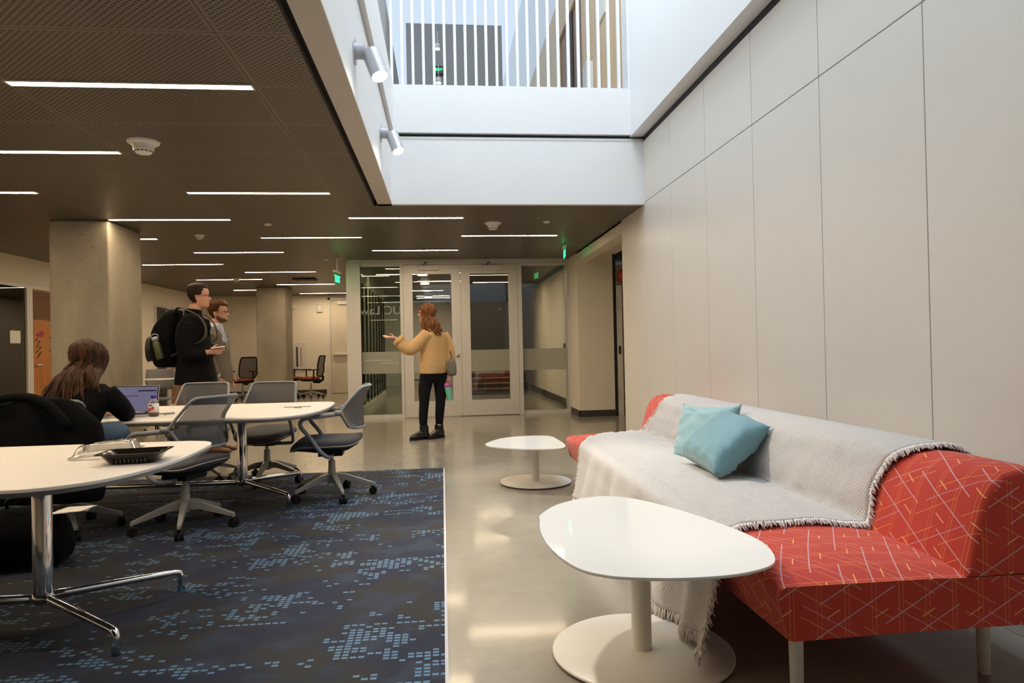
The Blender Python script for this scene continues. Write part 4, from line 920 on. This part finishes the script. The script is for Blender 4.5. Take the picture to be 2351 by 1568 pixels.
def add_hand(m, w, d, n, s, sz=1.0, curl=.5, thumb=1, spread=.12, cup=None):
    # w wrist, d hand direction, n palm normal (fingers curl towards it), s towards thumb
    w, d, n, s = V(w), V(d).normalized(), V(n).normalized(), V(s).normalized()
    c = w+d*.045*sz
    m.tube([w-d*.03*sz, w, w+d*.03*sz, w+d*.07*sz, w+d*.088*sz], [.024*sz, .026*sz, .036*sz, .038*sz, .030*sz], 12, sq=.42, upv=n)
    for k, (off, L) in enumerate(((.030, .072), (.010, .082), (-.011, .076), (-.031, .060))):
        b = w+d*.082*sz+s*off*sz; ang = 0; p = b-d*.012; pts = [p, b]; dd = (d+s*(off*spread*20*.1)).normalized()
        for g in (.42, .33, .25):
            ang += curl*(.75+.12*k)
            q2 = dd*cos(ang)+n*sin(ang); b = b+q2*L*g*sz; pts.append(b)
        m.tube(pts, [.0095*sz, .0092*sz, .0085*sz, .0078*sz, .0062*sz], 8)
    b = w+d*.022*sz+s*.026*sz; p1 = b+(s*.8+d*.5+n*.35).normalized()*.034*sz; p2 = p1+(d*.8+s*.25+n*(.3+curl*.5)).normalized()*.030*sz; p3 = p2+(d*.8+n*(.3+curl)).normalized()*.024*sz
    m.tube([b-s*.012, b, p1, p2, p3], [.012*sz, .0125*sz, .0105*sz, .0095*sz, .007*sz], 8)
def limb(m, pts, rad, seg=14): m.tube(spline(pts, 5), [r for r in _interp(rad, len(pts), 5)], seg)
def _interp(rad, n, k):
    out = []
    for i in range(n-1):
        for j in range(k): out.append(rad[i]+(rad[i+1]-rad[i])*j/k)
    out.append(rad[-1]); return out
def eyes(root, c, f, s, u, H, parent):
    q = MB()
    for sg in (-1, 1): q.ell(V(c)+u*(.51-.45)*H+f*.083+s*.03*sg, .006, .011, .006, 10, 6, axes=(f, s, u))
    q.build('eyes', MT['dark'], parent, smooth=True)
def glasses(c, f, s, u, H, parent):
    c = V(c); q = MB()
    for sg in (-1, 1):
        o = c+u*(.50-.45)*H+f*.100+s*.033*sg
        q.tube([o+s*(.024*cos(a))+u*(.017*sin(a)) for a in [2*pi*k/14 for k in range(15)]], .0025, 6)
        q.tube([o+s*.024*sg, o+s*.042*sg-f*.015, c+u*.02*H+s*.080*sg-f*.005], .0022, 6)
    q.tube([c+u*.055*H+f*.102-s*.01, c+u*.055*H+f*.102+s*.01], .0025, 6); q.build('glasses', MT['black'], parent)
def short_hair(c, f, s, u, H, mat, parent, grow=.010, fade=.25, top=.012, front=.80):
    c = V(c); ts = [.22+.78*i/26 for i in range(27)]; n = 40; q = MB(); grid = []
    for t in ts: 
        g = grow*(.25+.75*min(1, max(0, (t-.3)/.45)))+top*max(0, (t-.72)/.28)
        r = head_ring(c, f, s, u, t, H, g, n); r = [p+u*top*max(0, (t-.7)/.3)+(noise.noise(p*70)*.003)*V((1, 1, 1)) for p in r]; grid.append(r)
    vs = [p for r in grid for p in r]; fs = []
    for i in range(26):
        for j in range(n):
            a = 2*pi*(j+.5)/n; ca = cos(a); t = (ts[i]+ts[i+1])/2
            line = .20 if ca < -.35 else (.42 if ca < .12 else (.46+(ca-.12)*.9 if ca < .5 else front))
            if -.35 <= ca < .1 and t < .52 and abs(ca+.08) < .2: line = .55
            if t > line: fs.append((i*n+j, i*n+(j+1) % n, (i+1)*n+(j+1) % n, (i+1)*n+j))
    q.add(vs, fs); o = q.build('hair', mat, parent, smooth=True, solid=.004)
    b = bmesh.new(); b.from_mesh(o.data); bmesh.ops.delete(b, geom=[v for v in b.verts if not v.link_faces], context='VERTS'); b.to_mesh(o.data); b.free(); return o
def shoe(m, heel, toe_dir, L=.27, w=.045, h=.06):
    d = V((toe_dir[0], toe_dir[1], 0)).normalized(); s = V((d.y, -d.x, 0)); heel = V(heel)
    rs = []
    for t, ww, hh in ((0, .6, .8), (.06, .9, 1.1), (.3, .9, 1.2), (.55, 1.05, .9), (.8, 1.05, .65), (.95, .8, .5), (1.0, .4, .35)):
        c = heel+d*L*t; rs.append([c+s*(w*ww*cos(a))+V((0, 0, max(.0, h*hh*.5+h*hh*.5*sin(a)))) for a in [2*pi*k/14 for k in range(14)]])
    m.rings(rs)

# ---- woman in the camel sweater by the glass doors
root = thing('person', 'person in camel knit sweater and black trousers holding out one palm at the glass doors', 'person', (-.18, 8.55, 0))
O = V((-.18, 8.55, 0))
def L_(pts): return [V(p)-O for p in pts]
f, s, u = frame_of((-.80, .60))
hf, hs, hu = frame_of((-.95, .30)); hc = V((-.185, 8.55, 1.555))-O
b = MB(); add_head(b, hc, hf, hs, hu, .222)
limb(b, L_([(-.13, 8.55, 1.33), (-.145, 8.55, 1.42), (-.16, 8.55, 1.50)]), [.06, .048, .045])
torso(b, [(V((-.11, 8.56, z))-O, d, w) for z, d, w in ((.78, .09, .14), (.85, .105, .15), (.95, .10, .14), (1.08, .09, .125), (1.22, .10, .145), (1.31, .09, .16), (1.37, .06, .11))], f, s)
hipL, hipR = V((-.17, 8.60, .84)), V((-.04, 8.52, .84))
limb(b, L_([(-.185, 8.54, .84), (-.225, 8.53, .62), (-.235, 8.52, .46), (-.25, 8.53, .28), (-.25, 8.54, .08)]), [.082, .068, .05, .046, .035]); limb(b, L_([(-.035, 8.58, .84), (-.03, 8.58, .62), (-.035, 8.57, .46), (-.05, 8.60, .28), (-.06, 8.62, .08)]), [.082, .068, .05, .046, .035])
limb(b, L_([(-.19, 8.44, 1.33), (-.33, 8.42, 1.16), (-.42, 8.42, 1.12), (-.50, 8.42, 1.20), (-.575, 8.42, 1.265)]), [.042, .036, .032, .026, .022])
add_hand(b, V((-.57, 8.42, 1.262))-O, (-.97, 0, .10), (.05, 0, 1), (.1, .9, .35), .95, .12)
limb(b, L_([(.02, 8.68, 1.31), (.09, 8.68, 1.15), (.12, 8.66, 1.02), (.10, 8.60, .90), (.07, 8.56, .80)]), [.042, .036, .032, .026, .022])
add_hand(b, V((.07, 8.56, .79))-O, (-.05, -.1, -1), (-.3, -.9, 0), (-.8, .4, 0), .9, .9)
body = b.build('body', MT['skin2'], root, remesh=.0075, rsm=3)
c = MB()   # sweater
torso(c, [(V((x, 8.56, z))-O, d, w) for x, z, d, w in ((-.105, .812, .135, .20), (-.105, .90, .14, .20), (-.11, 1.0, .135, .19), (-.115, 1.12, .125, .175), (-.12, 1.24, .122, .172), (-.12, 1.31, .11, .172), (-.125, 1.365, .085, .135), (-.135, 1.40, .06, .08))], f, s)
limb(c, L_([(-.17, 8.44, 1.31), (-.28, 8.42, 1.20), (-.37, 8.41, 1.125), (-.44, 8.41, 1.14), (-.52, 8.42, 1.215), (-.545, 8.42, 1.235)]), [.078, .080, .082, .080, .074, .066])
limb(c, L_([(.01, 8.68, 1.30), (.075, 8.69, 1.16), (.10, 8.67, 1.02), (.095, 8.61, .90), (.08, 8.58, .83)]), [.072, .068, .064, .058, .050])
c.build('sweater', MT['camel'], root, remesh=.009, rsm=5)
c = MB(); c.tube(L_([(-.505, 8.42, 1.20), (-.55, 8.42, 1.245)]), [.078, .070], 18); c.build('sweater_cuff', MT['camel'], root, smooth=True)
c = MB()
torso(c, [(V((-.11, 8.56, z))-O, d, w) for z, d, w in ((.70, .09, .11), (.78, .115, .160), (.86, .12, .165), (.92, .105, .15))], f, s)
limb(c, L_([(-.185, 8.54, .82), (-.225, 8.53, .62), (-.235, 8.52, .46), (-.25, 8.53, .28), (-.25, 8.54, .165)]), [.098, .080, .062, .056, .045]); limb(c, L_([(-.035, 8.58, .82), (-.03, 8.58, .62), (-.035, 8.57, .46), (-.05, 8.60, .28), (-.055, 8.62, .165)]), [.098, .080, .062, .056, .045])
c.build('trousers', MT['bk_pants'], root, remesh=.008, rsm=3)
for (hx, hy, dx, dy) in ((-.225, 8.55, -.85, -.5), (-.04, 8.64, -.75, -.66)):
    c = MB(); shoe(c, V((hx+.03, hy+.03, .012))-O, (dx, dy), .25, .050, .095); limb(c, L_([(hx-.015, hy-.01, .03), (hx-.018, hy-.01, .10), (hx-.02, hy-.01, .172)]), [.060, .058, .057]); bt = c.build('boot', MT['leather'], root, remesh=.006, rsm=2)
    c = MB(); d = V((dx, dy, 0)).normalized(); sd = V((d.y, -d.x, 0)); p = V((hx+.03, hy+.03, 0))-O
    c.rings([[p+d*(L*.255-.005)+sd*(.047*w) for L, w in ((0, .6), (0, -.6), (.3, -.85), (.6, -1.05), (.85, -.95), (1.02, -.3), (1.02, .3), (.85, .95), (.6, 1.05), (.3, .85))], [p+V((0, 0, .026))+d*(L*.255-.005)+sd*(.047*w) for L, w in ((0, .6), (0, -.6), (.3, -.85), (.6, -1.05), (.85, -.95), (1.02, -.3), (1.02, .3), (.85, .95), (.6, 1.05), (.3, .85))]]); c.build('sole', MT['blk_pl'], bt)
eyes(root, hc, hf, hs, hu, .222, root)
# long wavy hair
def strands(m, c, f, s, u, H, n, length, spread, wav, seed, back=.6, front_ok=False, taper=.014, drop=None):
    rnd = random.Random(seed)
    for k in range(n):
        a = rnd.uniform(.34*pi, 1.66*pi)+0; t = rnd.uniform(.55, .98) if k % 2 else rnd.uniform(.92, 1.0)
        ring = head_ring(c, f, s, u, t, H, .010, 60); p0 = ring[int(a/(2*pi)*60) % 60]; out = f*cos(a)+s*sin(a)
        ring2 = head_ring(c, f, s, u, .30, H, .026, 60); p1 = ring2[int(a/(2*pi)*60) % 60]
        L = length*rnd.uniform(.75, 1.05); ph = rnd.uniform(0, 6.28); pts = [p0+u*.006, head_ring(c, f, s, u, .64, H, .020, 60)[int(a/(2*pi)*60) % 60], p1]
        for i in range(1, 7):
            q = i/6; base = p1+out*spread*sin(q*1.7)-u*L*q+(drop or V((0, 0, 0)))*q
            pts.append(base+s*wav*sin(ph+q*7)*q+f*wav*cos(ph*1.7+q*6)*q)
        sp = spline(pts, 3); nn = len(sp); m.tube(sp, [taper*(1-.75*(i/nn)**2) for i in range(nn)], 6)
q = MB(); ringsH = [head_ring(hc, hf, hs, hu, t, .222, .012, 30) for t in (.60, .7, .8, .9, .96, 1.0)]
ringsH = [[p-hf*.014+hu*.003 for p in r] for r in ringsH]; q.rings(ringsH)
strands(q, hc, hf, hs, hu, .222, 120, .25, .035, .020, 3, drop=V((.05, 0, 0)))
for k in range(10):   # fringe over the brow
    a = -.5+k*.11; p = hc+hu*.085+hf*(.07*cos(a))+hs*(.07*sin(a)); q.tube([p, p+hf*.03-hu*.02, p+hf*.028-hu*.052], [.012, .012, .005], 6)
q.build('hair', MT['hair_cop'], root, smooth=True)
bg = thing('shoulder_bag', 'small grey shoulder bag under the arm of the person in camel sweater', 'bag', (.115, 8.60, .77))
q = MB(); q.rings([rrect(.05, .10, .03, .0), rrect(.06, .12, .03, .04), rrect(.055, .115, .03, .17), rrect(.03, .09, .02, .24)]); q.build('bag_body', simple('grey_felt', (.17, .165, .14), .8), bg, smooth=True, sub=1)
q = MB(); q.tube(spline([(0, -.06, .23), (-.01, -.03, .30), (-.01, .03, .30), (0, .07, .23)], 5), .008, 6); q.build('strap', MT['dark'], bg)
bo = thing('shaker_cup', 'mint green cup with pink lid hanging from the hand of the person in camel sweater', 'cup', (.085, 8.53, .475)); bo.rotation_euler = (0, radians(-9), 0)
q = MB(); q.lathe([(.031, 0), (.034, .01), (.044, .17), (.045, .175)], seg=24); q.build('cup_body', simple('mint_plastic', (.20, .62, .42), .3), bo, smooth=True, auto=True)
q = MB(); q.lathe([(.047, .17), (.048, .20), (.03, .215), (.02, .22)], seg=24); q.tube(spline([(-.03, 0, .215), (-.02, 0, .25), (.02, 0, .25), (.03, 0, .215)], 4), .007, 8); q.build('lid', simple('pink_plastic', (.62, .12, .42), .35), bo, smooth=True)

# ---- tall man in black coat with backpack
O = V((-2.58, 7.5, 0)); root = thing('person', 'tall person in black coat and glasses with short dark hair, carrying a backpack', 'person', O)
f, s, u = frame_of((.97, .18)); hc = V((-2.545, 7.5, 1.715))-O; H = .255
hf, hs, hu = frame_of((.96, .25)); hu = V((0, 0, 1))
b = MB(); add_head(b, hc, hf, hs, hu, H)
limb(b, L_([(-2.60, 7.5, 1.44), (-2.595, 7.5, 1.54), (-2.575, 7.5, 1.63)]), [.07, .062, .062])
torso(b, [(V((x, 7.5, z))-O, d, w) for x, z, d, w in ((-2.59, .90, .11, .16), (-2.59, 1.05, .11, .16), (-2.59, 1.25, .12, .18), (-2.60, 1.40, .09, .17), (-2.60, 1.47, .06, .11))], f, s)
for sg, ys in ((1, 7.40), (-1, 7.61)):
    limb(b, L_([(-2.58, ys, .92), (-2.56, ys, .70), (-2.55, ys, .50), (-2.58, ys, .28), (-2.61, ys, .09)]), [.09, .08, .055, .05, .04])
limb(b, L_([(-2.60, 7.31, 1.41), (-2.61, 7.25, 1.27), (-2.58, 7.25, 1.12), (-2.47, 7.28, 1.12), (-2.375, 7.30, 1.135)]), [.048, .043, .04, .033, .027])
add_hand(b, V((-2.38, 7.30, 1.135))-O, (.9, .25, .06), (-.2, .9, .3), (0, 0, 1), 1.0, .55)
limb(b, L_([(-2.60, 7.69, 1.41), (-2.61, 7.75, 1.27), (-2.58, 7.74, 1.12), (-2.47, 7.64, 1.15), (-2.40, 7.55, 1.17)]), [.048, .043, .04, .033, .027])
add_hand(b, V((-2.41, 7.56, 1.17))-O, (.7, -.7, .1), (.3, 0, -.9), (.6, .6, .2), 1.0, .5)
b.build('body', MT['skin'], root, remesh=.0085, rsm=3)
c = MB()
torso(c, [(V((x, 7.5, z))-O, d, w) for x, z, d, w in ((-2.585, .80, .205, .25), (-2.585, .88, .20, .245), (-2.59, 1.02, .175, .235), (-2.595, 1.18, .16, .23), (-2.60, 1.33, .155, .24), (-2.605, 1.43, .135, .235), (-2.605, 1.49, .11, .18), (-2.61, 1.53, .085, .10))], f, s)
c.tube(L_([(-2.61, 7.5, 1.49), (-2.60, 7.5, 1.59)]), [.092, .082], 20)
limb(c, L_([(-2.60, 7.29, 1.43), (-2.62, 7.245, 1.27), (-2.59, 7.245, 1.115), (-2.50, 7.27, 1.105), (-2.41, 7.29, 1.125)]), [.082, .076, .073, .066, .058])
limb(c, L_([(-2.60, 7.71, 1.43), (-2.61, 7.755, 1.27), (-2.58, 7.745, 1.12), (-2.50, 7.67, 1.14), (-2.43, 7.59, 1.16)]), [.082, .076, .073, .066, .058])
c.build('coat', MT['wool_bk'], root, remesh=.011, rsm=4)
q = MB(); q.rings([[V(p)-O for p in r] for r in ([(-2.46, 7.41, 1.48), (-2.44, 7.38, 1.40), (-2.45, 7.42, 1.30)], [(-2.43, 7.44, 1.47), (-2.405, 7.43, 1.40), (-2.435, 7.45, 1.30)])], close=False, caps=False); q.build('lapel', MT['wool_bk'], root, solid=.008)
c = MB()
for ys in (7.40, 7.61): limb(c, L_([(-2.58, ys, .93), (-2.56, ys, .70), (-2.55, ys, .50), (-2.58, ys, .28), (-2.60, ys, .07)]), [.115, .10, .078, .072, .066])
c.build('trousers', MT['navy'], root, remesh=.010, rsm=3)
for ys in (7.39, 7.62):
    c = MB(); shoe(c, V((-2.68, ys, .0))-O, (1, 0), .29, .05, .075); c.build('shoe', MT['brown_l'], root, remesh=.008, rsm=2)
short_hair(hc, hf, hs, hu, H, MT['hair_dk'], root, .006, top=.012, front=.83); eyes(root, hc, hf, hs, hu, H, root); glasses(hc, hf, hs, hu, H, root)
pp = MB(); pp.obox((-2.315, 7.36, 1.18), (.065, .015, .008), (-.02, .075, 0), (0, 0, .006)); tag(pp.build('folded_paper', MT['paper']), 'folded white paper held by the tall person in black', 'paper')
bp = thing('backpack', 'black backpack with olive bottle in its side pocket on the tall person', 'backpack', (-2.86, 7.5, 1.0))
q = MB(); rs = []
for z, x0, x1, w in ((-.02, -.09, .10, .12), (.0, -.12, .12, .155), (.12, -.15, .11, .17), (.30, -.155, .10, .17), (.42, -.12, .10, .16), (.50, -.04, .12, .145), (.56, .0, .135, .12), (.59, .04, .13, .08)):
    cx, hx = (x0+x1)/2, (x1-x0)/2; rs.append([V((cx+hx*abs(cos(a))**.6*(1 if cos(a) >= 0 else -1), w*abs(sin(a))**.6*(1 if sin(a) >= 0 else -1), z)) for a in [2*pi*k/28 for k in range(28)]])
q.rings(rs); q.build('pack_body', MT['wool_bk'], bp, smooth=True, sub=1)
q = MB(); q.rings([[V((-.15+dx, w*cos(a), z+.13*sin(a))) for a in [2*pi*k/20 for k in range(20)]] for dx, w, z in ((.02, .13, .18), (-.035, .12, .18), (-.05, .09, .17))]); q.build('front_pocket', simple('worn_black_nylon', (.014, .014, .015), .6), bp, smooth=True)
q = MB(); q.tube(spline([(.06, -.05, .57), (-.02, -.02, .60), (-.05, .02, .585), (-.03, .04, .53)], 5), .012, 8); q.build('grab_handle', simple('grey_webbing', (.06, .055, .05), .7), bp)
for sy in (-1, 1):
    q = MB(); q.tube(spline([(.08, .09*sy, .53), (.16, .13*sy, .60), (.26, .155*sy, .565), (.37, .16*sy, .50), (.435, .165*sy, .38), (.40, .2*sy, .25), (.10, .18*sy, .10)], 5), .022, 8, sq=.35); q.build('shoulder_strap', simple('grey_strap_cloth', (.045, .042, .036), .7), bp)
bt = thing('water_bottle', 'olive metal water bottle in the side pocket of the backpack', 'bottle', (-2.86, 7.30, 1.07)); bt.rotation_euler = (0, radians(-14), 0)
q = MB(); q.lathe([(.036, 0), (.038, .01), (.038, .17), (.026, .20), (.024, .205)], seg=20); q.build('bottle_body', simple('olive_enamel', (.05, .06, .02), .25), bt, smooth=True)
q = MB(); q.lathe([(.028, .2), (.028, .23), (.02, .235)], seg=20); q.tube([(-.03, 0, .2), (-.035, 0, .25), (0, 0, .27), (.035, 0, .25), (.03, 0, .2)], .004, 6); q.build('cap_loop', MT['silver'], bt, smooth=True)

# ---- man in grey tweed
O = V((-2.56, 8.1, 0)); root = thing('person', 'person in grey tweed jacket, pale blue shirt and dark glasses with copper brown hair', 'person', O)
f, s, u = frame_of((.98, -.15)); hc = V((-2.535, 8.1, 1.575))-O; H = .245; hf, hs, hu = frame_of((.98, -.1))
b = MB(); add_head(b, hc, hf, hs, hu, H)
limb(b, L_([(-2.58, 8.1, 1.34), (-2.575, 8.1, 1.42), (-2.56, 8.1, 1.50)]), [.07, .06, .06])
torso(b, [(V((x, 8.1, z))-O, d, w) for x, z, d, w in ((-2.57, .84, .10, .16), (-2.57, 1.0, .10, .15), (-2.57, 1.2, .11, .17), (-2.57, 1.30, .09, .16), (-2.58, 1.38, .055, .10))], f, s)
for ys in (8.0, 8.2): limb(b, L_([(-2.57, ys, .86), (-2.56, ys, .66), (-2.55, ys, .47), (-2.57, ys, .26), (-2.60, ys, .08)]), [.09, .08, .055, .05, .04])
limb(b, L_([(-2.57, 7.91, 1.31), (-2.58, 7.86, 1.2), (-2.57, 7.86, 1.06), (-2.53, 7.88, .93), (-2.49, 7.90, .845)]), [.05, .044, .038, .032, .026])
add_hand(b, V((-2.49, 7.90, .845))-O, (.2, .0, -.98), (.3, .9, 0), (.9, -.2, .1), 1.0, .95)
limb(b, L_([(-2.57, 8.29, 1.31), (-2.58, 8.34, 1.2), (-2.58, 8.34, 1.06), (-2.53, 8.33, .93), (-2.49, 8.31, .845)]), [.05, .044, .038, .032, .026])
add_hand(b, V((-2.49, 8.31, .845))-O, (.2, .0, -.98), (.3, -.9, 0), (.9, .2, .1), 1.0, .7)
b.build('body', MT['skin'], root, remesh=.0085, rsm=3)
c = MB(); torso(c, [(V((x, 8.1, z))-O, d, w) for x, z, d, w in ((-2.565, .86, .11, .15), (-2.565, 1.1, .10, .14), (-2.56, 1.28, .105, .13), (-2.565, 1.38, .075, .09), (-2.57, 1.43, .075, .08), (-2.57, 1.46, .068, .068))], f, s); c.build('shirt', MT['shirt'], root, smooth=True)
c = MB()
torso(c, [(V((x, 8.1, z))-O, d, w) for x, z, d, w in ((-2.575, .78, .165, .21), (-2.575, .90, .165, .205), (-2.58, 1.05, .145, .19), (-2.585, 1.2, .135, .20), (-2.59, 1.32, .12, .21), (-2.595, 1.38, .095, .17), (-2.60, 1.42, .07, .10))], f, s)
for y0_, sgn in ((7.89, -1), (8.31, 1)): limb(c, L_([(-2.57, y0_, 1.33), (-2.585, y0_+.03*sgn, 1.2), (-2.575, y0_+.03*sgn, 1.06), (-2.535, y0_+.01*sgn, .94), (-2.505, y0_, .875)]), [.078, .068, .062, .056, .048])
c.build('jacket', MT['tweed'], root, remesh=.010, rsm=4)
q = MB(); q.rings([[V(p)-O for p in r] for r in ([(-2.52, 8.02, 1.44), (-2.445, 8.02, 1.34), (-2.425, 8.05, 1.15)], [(-2.51, 8.035, 1.43), (-2.44, 8.035, 1.33), (-2.43, 8.06, 1.18)])], close=False, caps=False); q.build('shirt_front', MT['shirt'], root, solid=.01)
for y0_ in (7.9, 8.31):
    c = MB(); c.tube(L_([(-2.507, y0_, .885), (-2.492, y0_, .852)]), [.038, .034], 14); c.build('shirt_cuff', MT['shirt'], root, smooth=True)
c = MB()
for ys in (8.0, 8.2): limb(c, L_([(-2.57, ys, .88), (-2.56, ys, .66), (-2.55, ys, .47), (-2.57, ys, .26), (-2.59, ys, .07)]), [.108, .096, .076, .07, .062])
c.build('trousers', MT['navy'], root, remesh=.010, rsm=3)
for ys in (7.99, 8.21):
    c = MB(); shoe(c, V((-2.67, ys, .0))-O, (1, 0), .28, .048, .075); c.build('shoe', MT['brown_l'], root, remesh=.008, rsm=2)
short_hair(hc, hf, hs, hu, H, MT['hair_br'], root, .014, top=.022, front=.80); eyes(root, hc, hf, hs, hu, H, root); glasses(hc, hf, hs, hu, H, root)
q = MB()
for i in range(16):
    t = .06+i*.012
q = MB(); fr_ = [head_ring(hc, hf, hs, hu, t, H, .0035, 40) for t in (.02, .08, .14, .2, .26, .32, .38)]
vs_ = [p for r in fr_ for p in r]; fs_ = []
for i in range(6):
    for j in range(40):
        ca = cos(2*pi*(j+.5)/40); t = .05+.06*i
        if ca > .0 and not (ca > .86 and t > .17) and t < .14+.22*(1-ca): fs_.append((i*40+j, i*40+(j+1) % 40, (i+1)*40+(j+1) % 40, (i+1)*40+j))
q.add(vs_, fs_); q.build('stubble_beard', simple('short_brown_beard', (.11, .055, .03), .8), root, smooth=True)

# ---- seated woman at the far table
O = V((-2.36, 4.5, 0)); root = thing('person', 'seated person with long brown hair and blue jeans seen from behind at the laptop', 'person', O)
f, s, u = frame_of((.10, 1.0)); hf, hs, hu = frame_of((.35, 1.0)); hu = V((.05, .32, .95)).normalized(); hf = (hf-hu*hf.dot(hu)).normalized(); hs = hf.cross(hu).normalized()
hc = V((-2.29, 4.69, 1.085))-O; H = .225
b = MB(); add_head(b, hc, hf, hs, hu, H)
limb(b, L_([(-2.27, 4.58, .90), (-2.275, 4.61, .96), (-2.285, 4.65, 1.03)]), [.055, .048, .046])
TR_ = [((-2.33, 4.46, .50), .11, .17), ((-2.32, 4.47, .60), .10, .155), ((-2.30, 4.49, .70), .09, .14), ((-2.28, 4.53, .80), .095, .155), ((-2.27, 4.57, .89), .085, .155), ((-2.27, 4.59, .94), .055, .10)]
torso(b, [(V(p)-O, d, w) for p, d, w in TR_], f, s)
ARM1 = [(-2.13, 4.57, .885), (-2.07, 4.61, .80), (-2.06, 4.68, .745), (-2.10, 4.80, .735), (-2.14, 4.90, .735)]
ARM2 = [(-2.42, 4.57, .90), (-2.48, 4.60, .81), (-2.50, 4.68, .745), (-2.44, 4.80, .735), (-2.34, 4.90, .735)]
limb(b, L_(ARM1), [.042, .036, .032, .026, .021]); limb(b, L_(ARM2), [.042, .036, .032, .026, .021])
add_hand(b, V((-2.14, 4.90, .738))-O, (-.25, .95, .0), (0, 0, -1), (-1, -.2, 0), .88, .4); add_hand(b, V((-2.34, 4.90, .738))-O, (.25, .95, .0), (0, 0, -1), (1, -.2, 0), .88, .4)
LEG1 = [(-2.27, 4.46, .53), (-2.14, 4.50, .60), (-2.045, 4.535, .62), (-2.10, 4.56, .54), (-2.32, 4.62, .495)]
LEG2 = [(-2.45, 4.48, .53), (-2.58, 4.53, .57), (-2.66, 4.56, .575), (-2.58, 4.62, .52), (-2.40, 4.70, .49)]
limb(b, L_(LEG1), [.075, .065, .05, .045, .035]); limb(b, L_(LEG2), [.075, .065, .05, .045, .035])
b.build('body', MT['skin2'], root, remesh=.0075, rsm=3)
c = MB(); torso(c, [(V(p)-O, d+.025, w+.025) for p, d, w in TR_], f, s); limb(c, L_(ARM1[:4]+[(-2.13, 4.87, .74)]), [.07, .066, .058, .046, .036]); limb(c, L_(ARM2[:4]+[(-2.36, 4.87, .74)]), [.07, .066, .058, .046, .036]); c.build('top', MT['wool_bk'], root, remesh=.009, rsm=4)
c = MB(); torso(c, [(V((-2.36, 4.465, z))-O, d, w) for z, d, w in ((.462, .12, .16), (.50, .14, .19), (.58, .13, .18))], f, s); limb(c, L_(LEG1), [.100, .092, .078, .066, .05]); limb(c, L_(LEG2), [.100, .09, .074, .066, .05]); c.build('jeans', MT['denim'], root, remesh=.009, rsm=4)
for (p, d) in (((-2.38, 4.66, .455), (-.8, .35)), ((-2.33, 4.74, .455), (.8, .3))):
    c = MB(); shoe(c, V(p)-O, d, .24, .04, .07); c.build('shoe', MT['blk_pl'], root, remesh=.008, rsm=2)
q = MB(); q.rings([[p-hf*.010+hu*.002 for p in head_ring(hc, hf, hs, hu, t, H, .008, 30)] for t in (.55, .65, .75, .85, .93, .98, 1.0)])
rnd = random.Random(5)
for k in range(210):
    a = rnd.uniform(.30*pi, 1.70*pi); t = rnd.uniform(.35, .99) if k % 2 else rnd.uniform(.9, 1.0); rr_ = head_ring(hc, hf, hs, hu, t, H, .012, 72); p0 = rr_[int(a/(2*pi)*72) % 72]
    side = sin(a)   # + own right
    tgt = V((-2.31+.12*side+rnd.uniform(-.035, .035), 4.45+rnd.uniform(-.02, .03)+.02*abs(side), .80+rnd.uniform(-.05, .08)))-O
    if side > .75: tgt = V((-2.17+rnd.uniform(-.03, .03), 4.50, .86+rnd.uniform(-.04, .08)))-O
    rr2 = head_ring(hc, hf, hs, hu, .25, H, .022, 72); p1 = rr2[int(a/(2*pi)*72) % 72]
    if t < .45: p1 = p0*.5+p1*.5
    md = p1.lerp(tgt, .45)+V((0, -.035, .02)); ph = rnd.uniform(0, 6)
    rm = head_ring(hc, hf, hs, hu, (t+.25)/2 if t < .8 else .68, H, .019, 72)[int(a/(2*pi)*72) % 72]
    pts = spline([p0+hu*.006, rm, p1, md, tgt+V((.012*sin(ph), 0, 0)), tgt+V((.02*sin(ph+1), .0, -.05))], 4); n_ = len(pts)
    q.tube(pts, [.015*(1-.8*(i/n_)**3) for i in range(n_)], 6)
q.build('hair', MT['hair_long'], root, smooth=True)
# black coat over the back of her chair
ct = thing('draped_coat', 'big black coat hung over the back of the chair of the seated person', 'coat', (-2.43, 4.30, .53))
q = MB(); rs = []
for i in range(23):
    t = i/22; x = -.40+.78*t
    h = .345+.02*noise.noise(V((x*5, 0, 0)))-(.14*max(0, (t-.80)/.20)**1.5)-(.05*max(0, (.2-t)/.2)); w = .070+.02*noise.noise(V((x*6, 3, 0)))
    row = []
    for j in range(26):
        a = 2*pi*j/26; ca, sa = cos(a), sin(a)
        z = (h+.28)/2*abs(sa)**.7*(1 if sa >= 0 else -1)+(h-.28)/2; y = w*abs(ca)**.7*(1 if ca >= 0 else -1)*(1+.45*(1-(z+.28)/(h+.28)))
        p = V((x, y-.02+.04*(x/.4)**2, z)); nz = noise.noise(V((x*9, z*5, y*8)))*.022+noise.noise(V((x*22, z*9, 1)))*.008
        row.append(p+V((nz*.3, -nz*1.5 if y < 0 else nz, nz*.6)))
    rs.append(row)
e0 = [V((-.43, p.y*.5, p.z*.9)) for p in rs[0]]; e1 = [V((.40, p.y*.5, p.z*.9-.01)) for p in rs[-1]]
q.rings([e0]+rs+[e1]); q.build('coat_body', MT['wool_bk'], ct, smooth=True, sub=1)
q = MB(); q.tube(spline([(-.38, -.05, .28), (-.2, -.08, .335), (0, -.07, .36), (.15, -.085, .31), (.26, -.09, .18)], 6), [.03]*5*5+[.03]*0+[.03]*0 if False else .026, 10); q.build('hood_fold', MT['wool_bk'], ct, smooth=True)
q = MB(); q.ell((.285, -.105, .07), .008, .006, .008); q.build('snap_button', MT['silver'], ct, smooth=True)
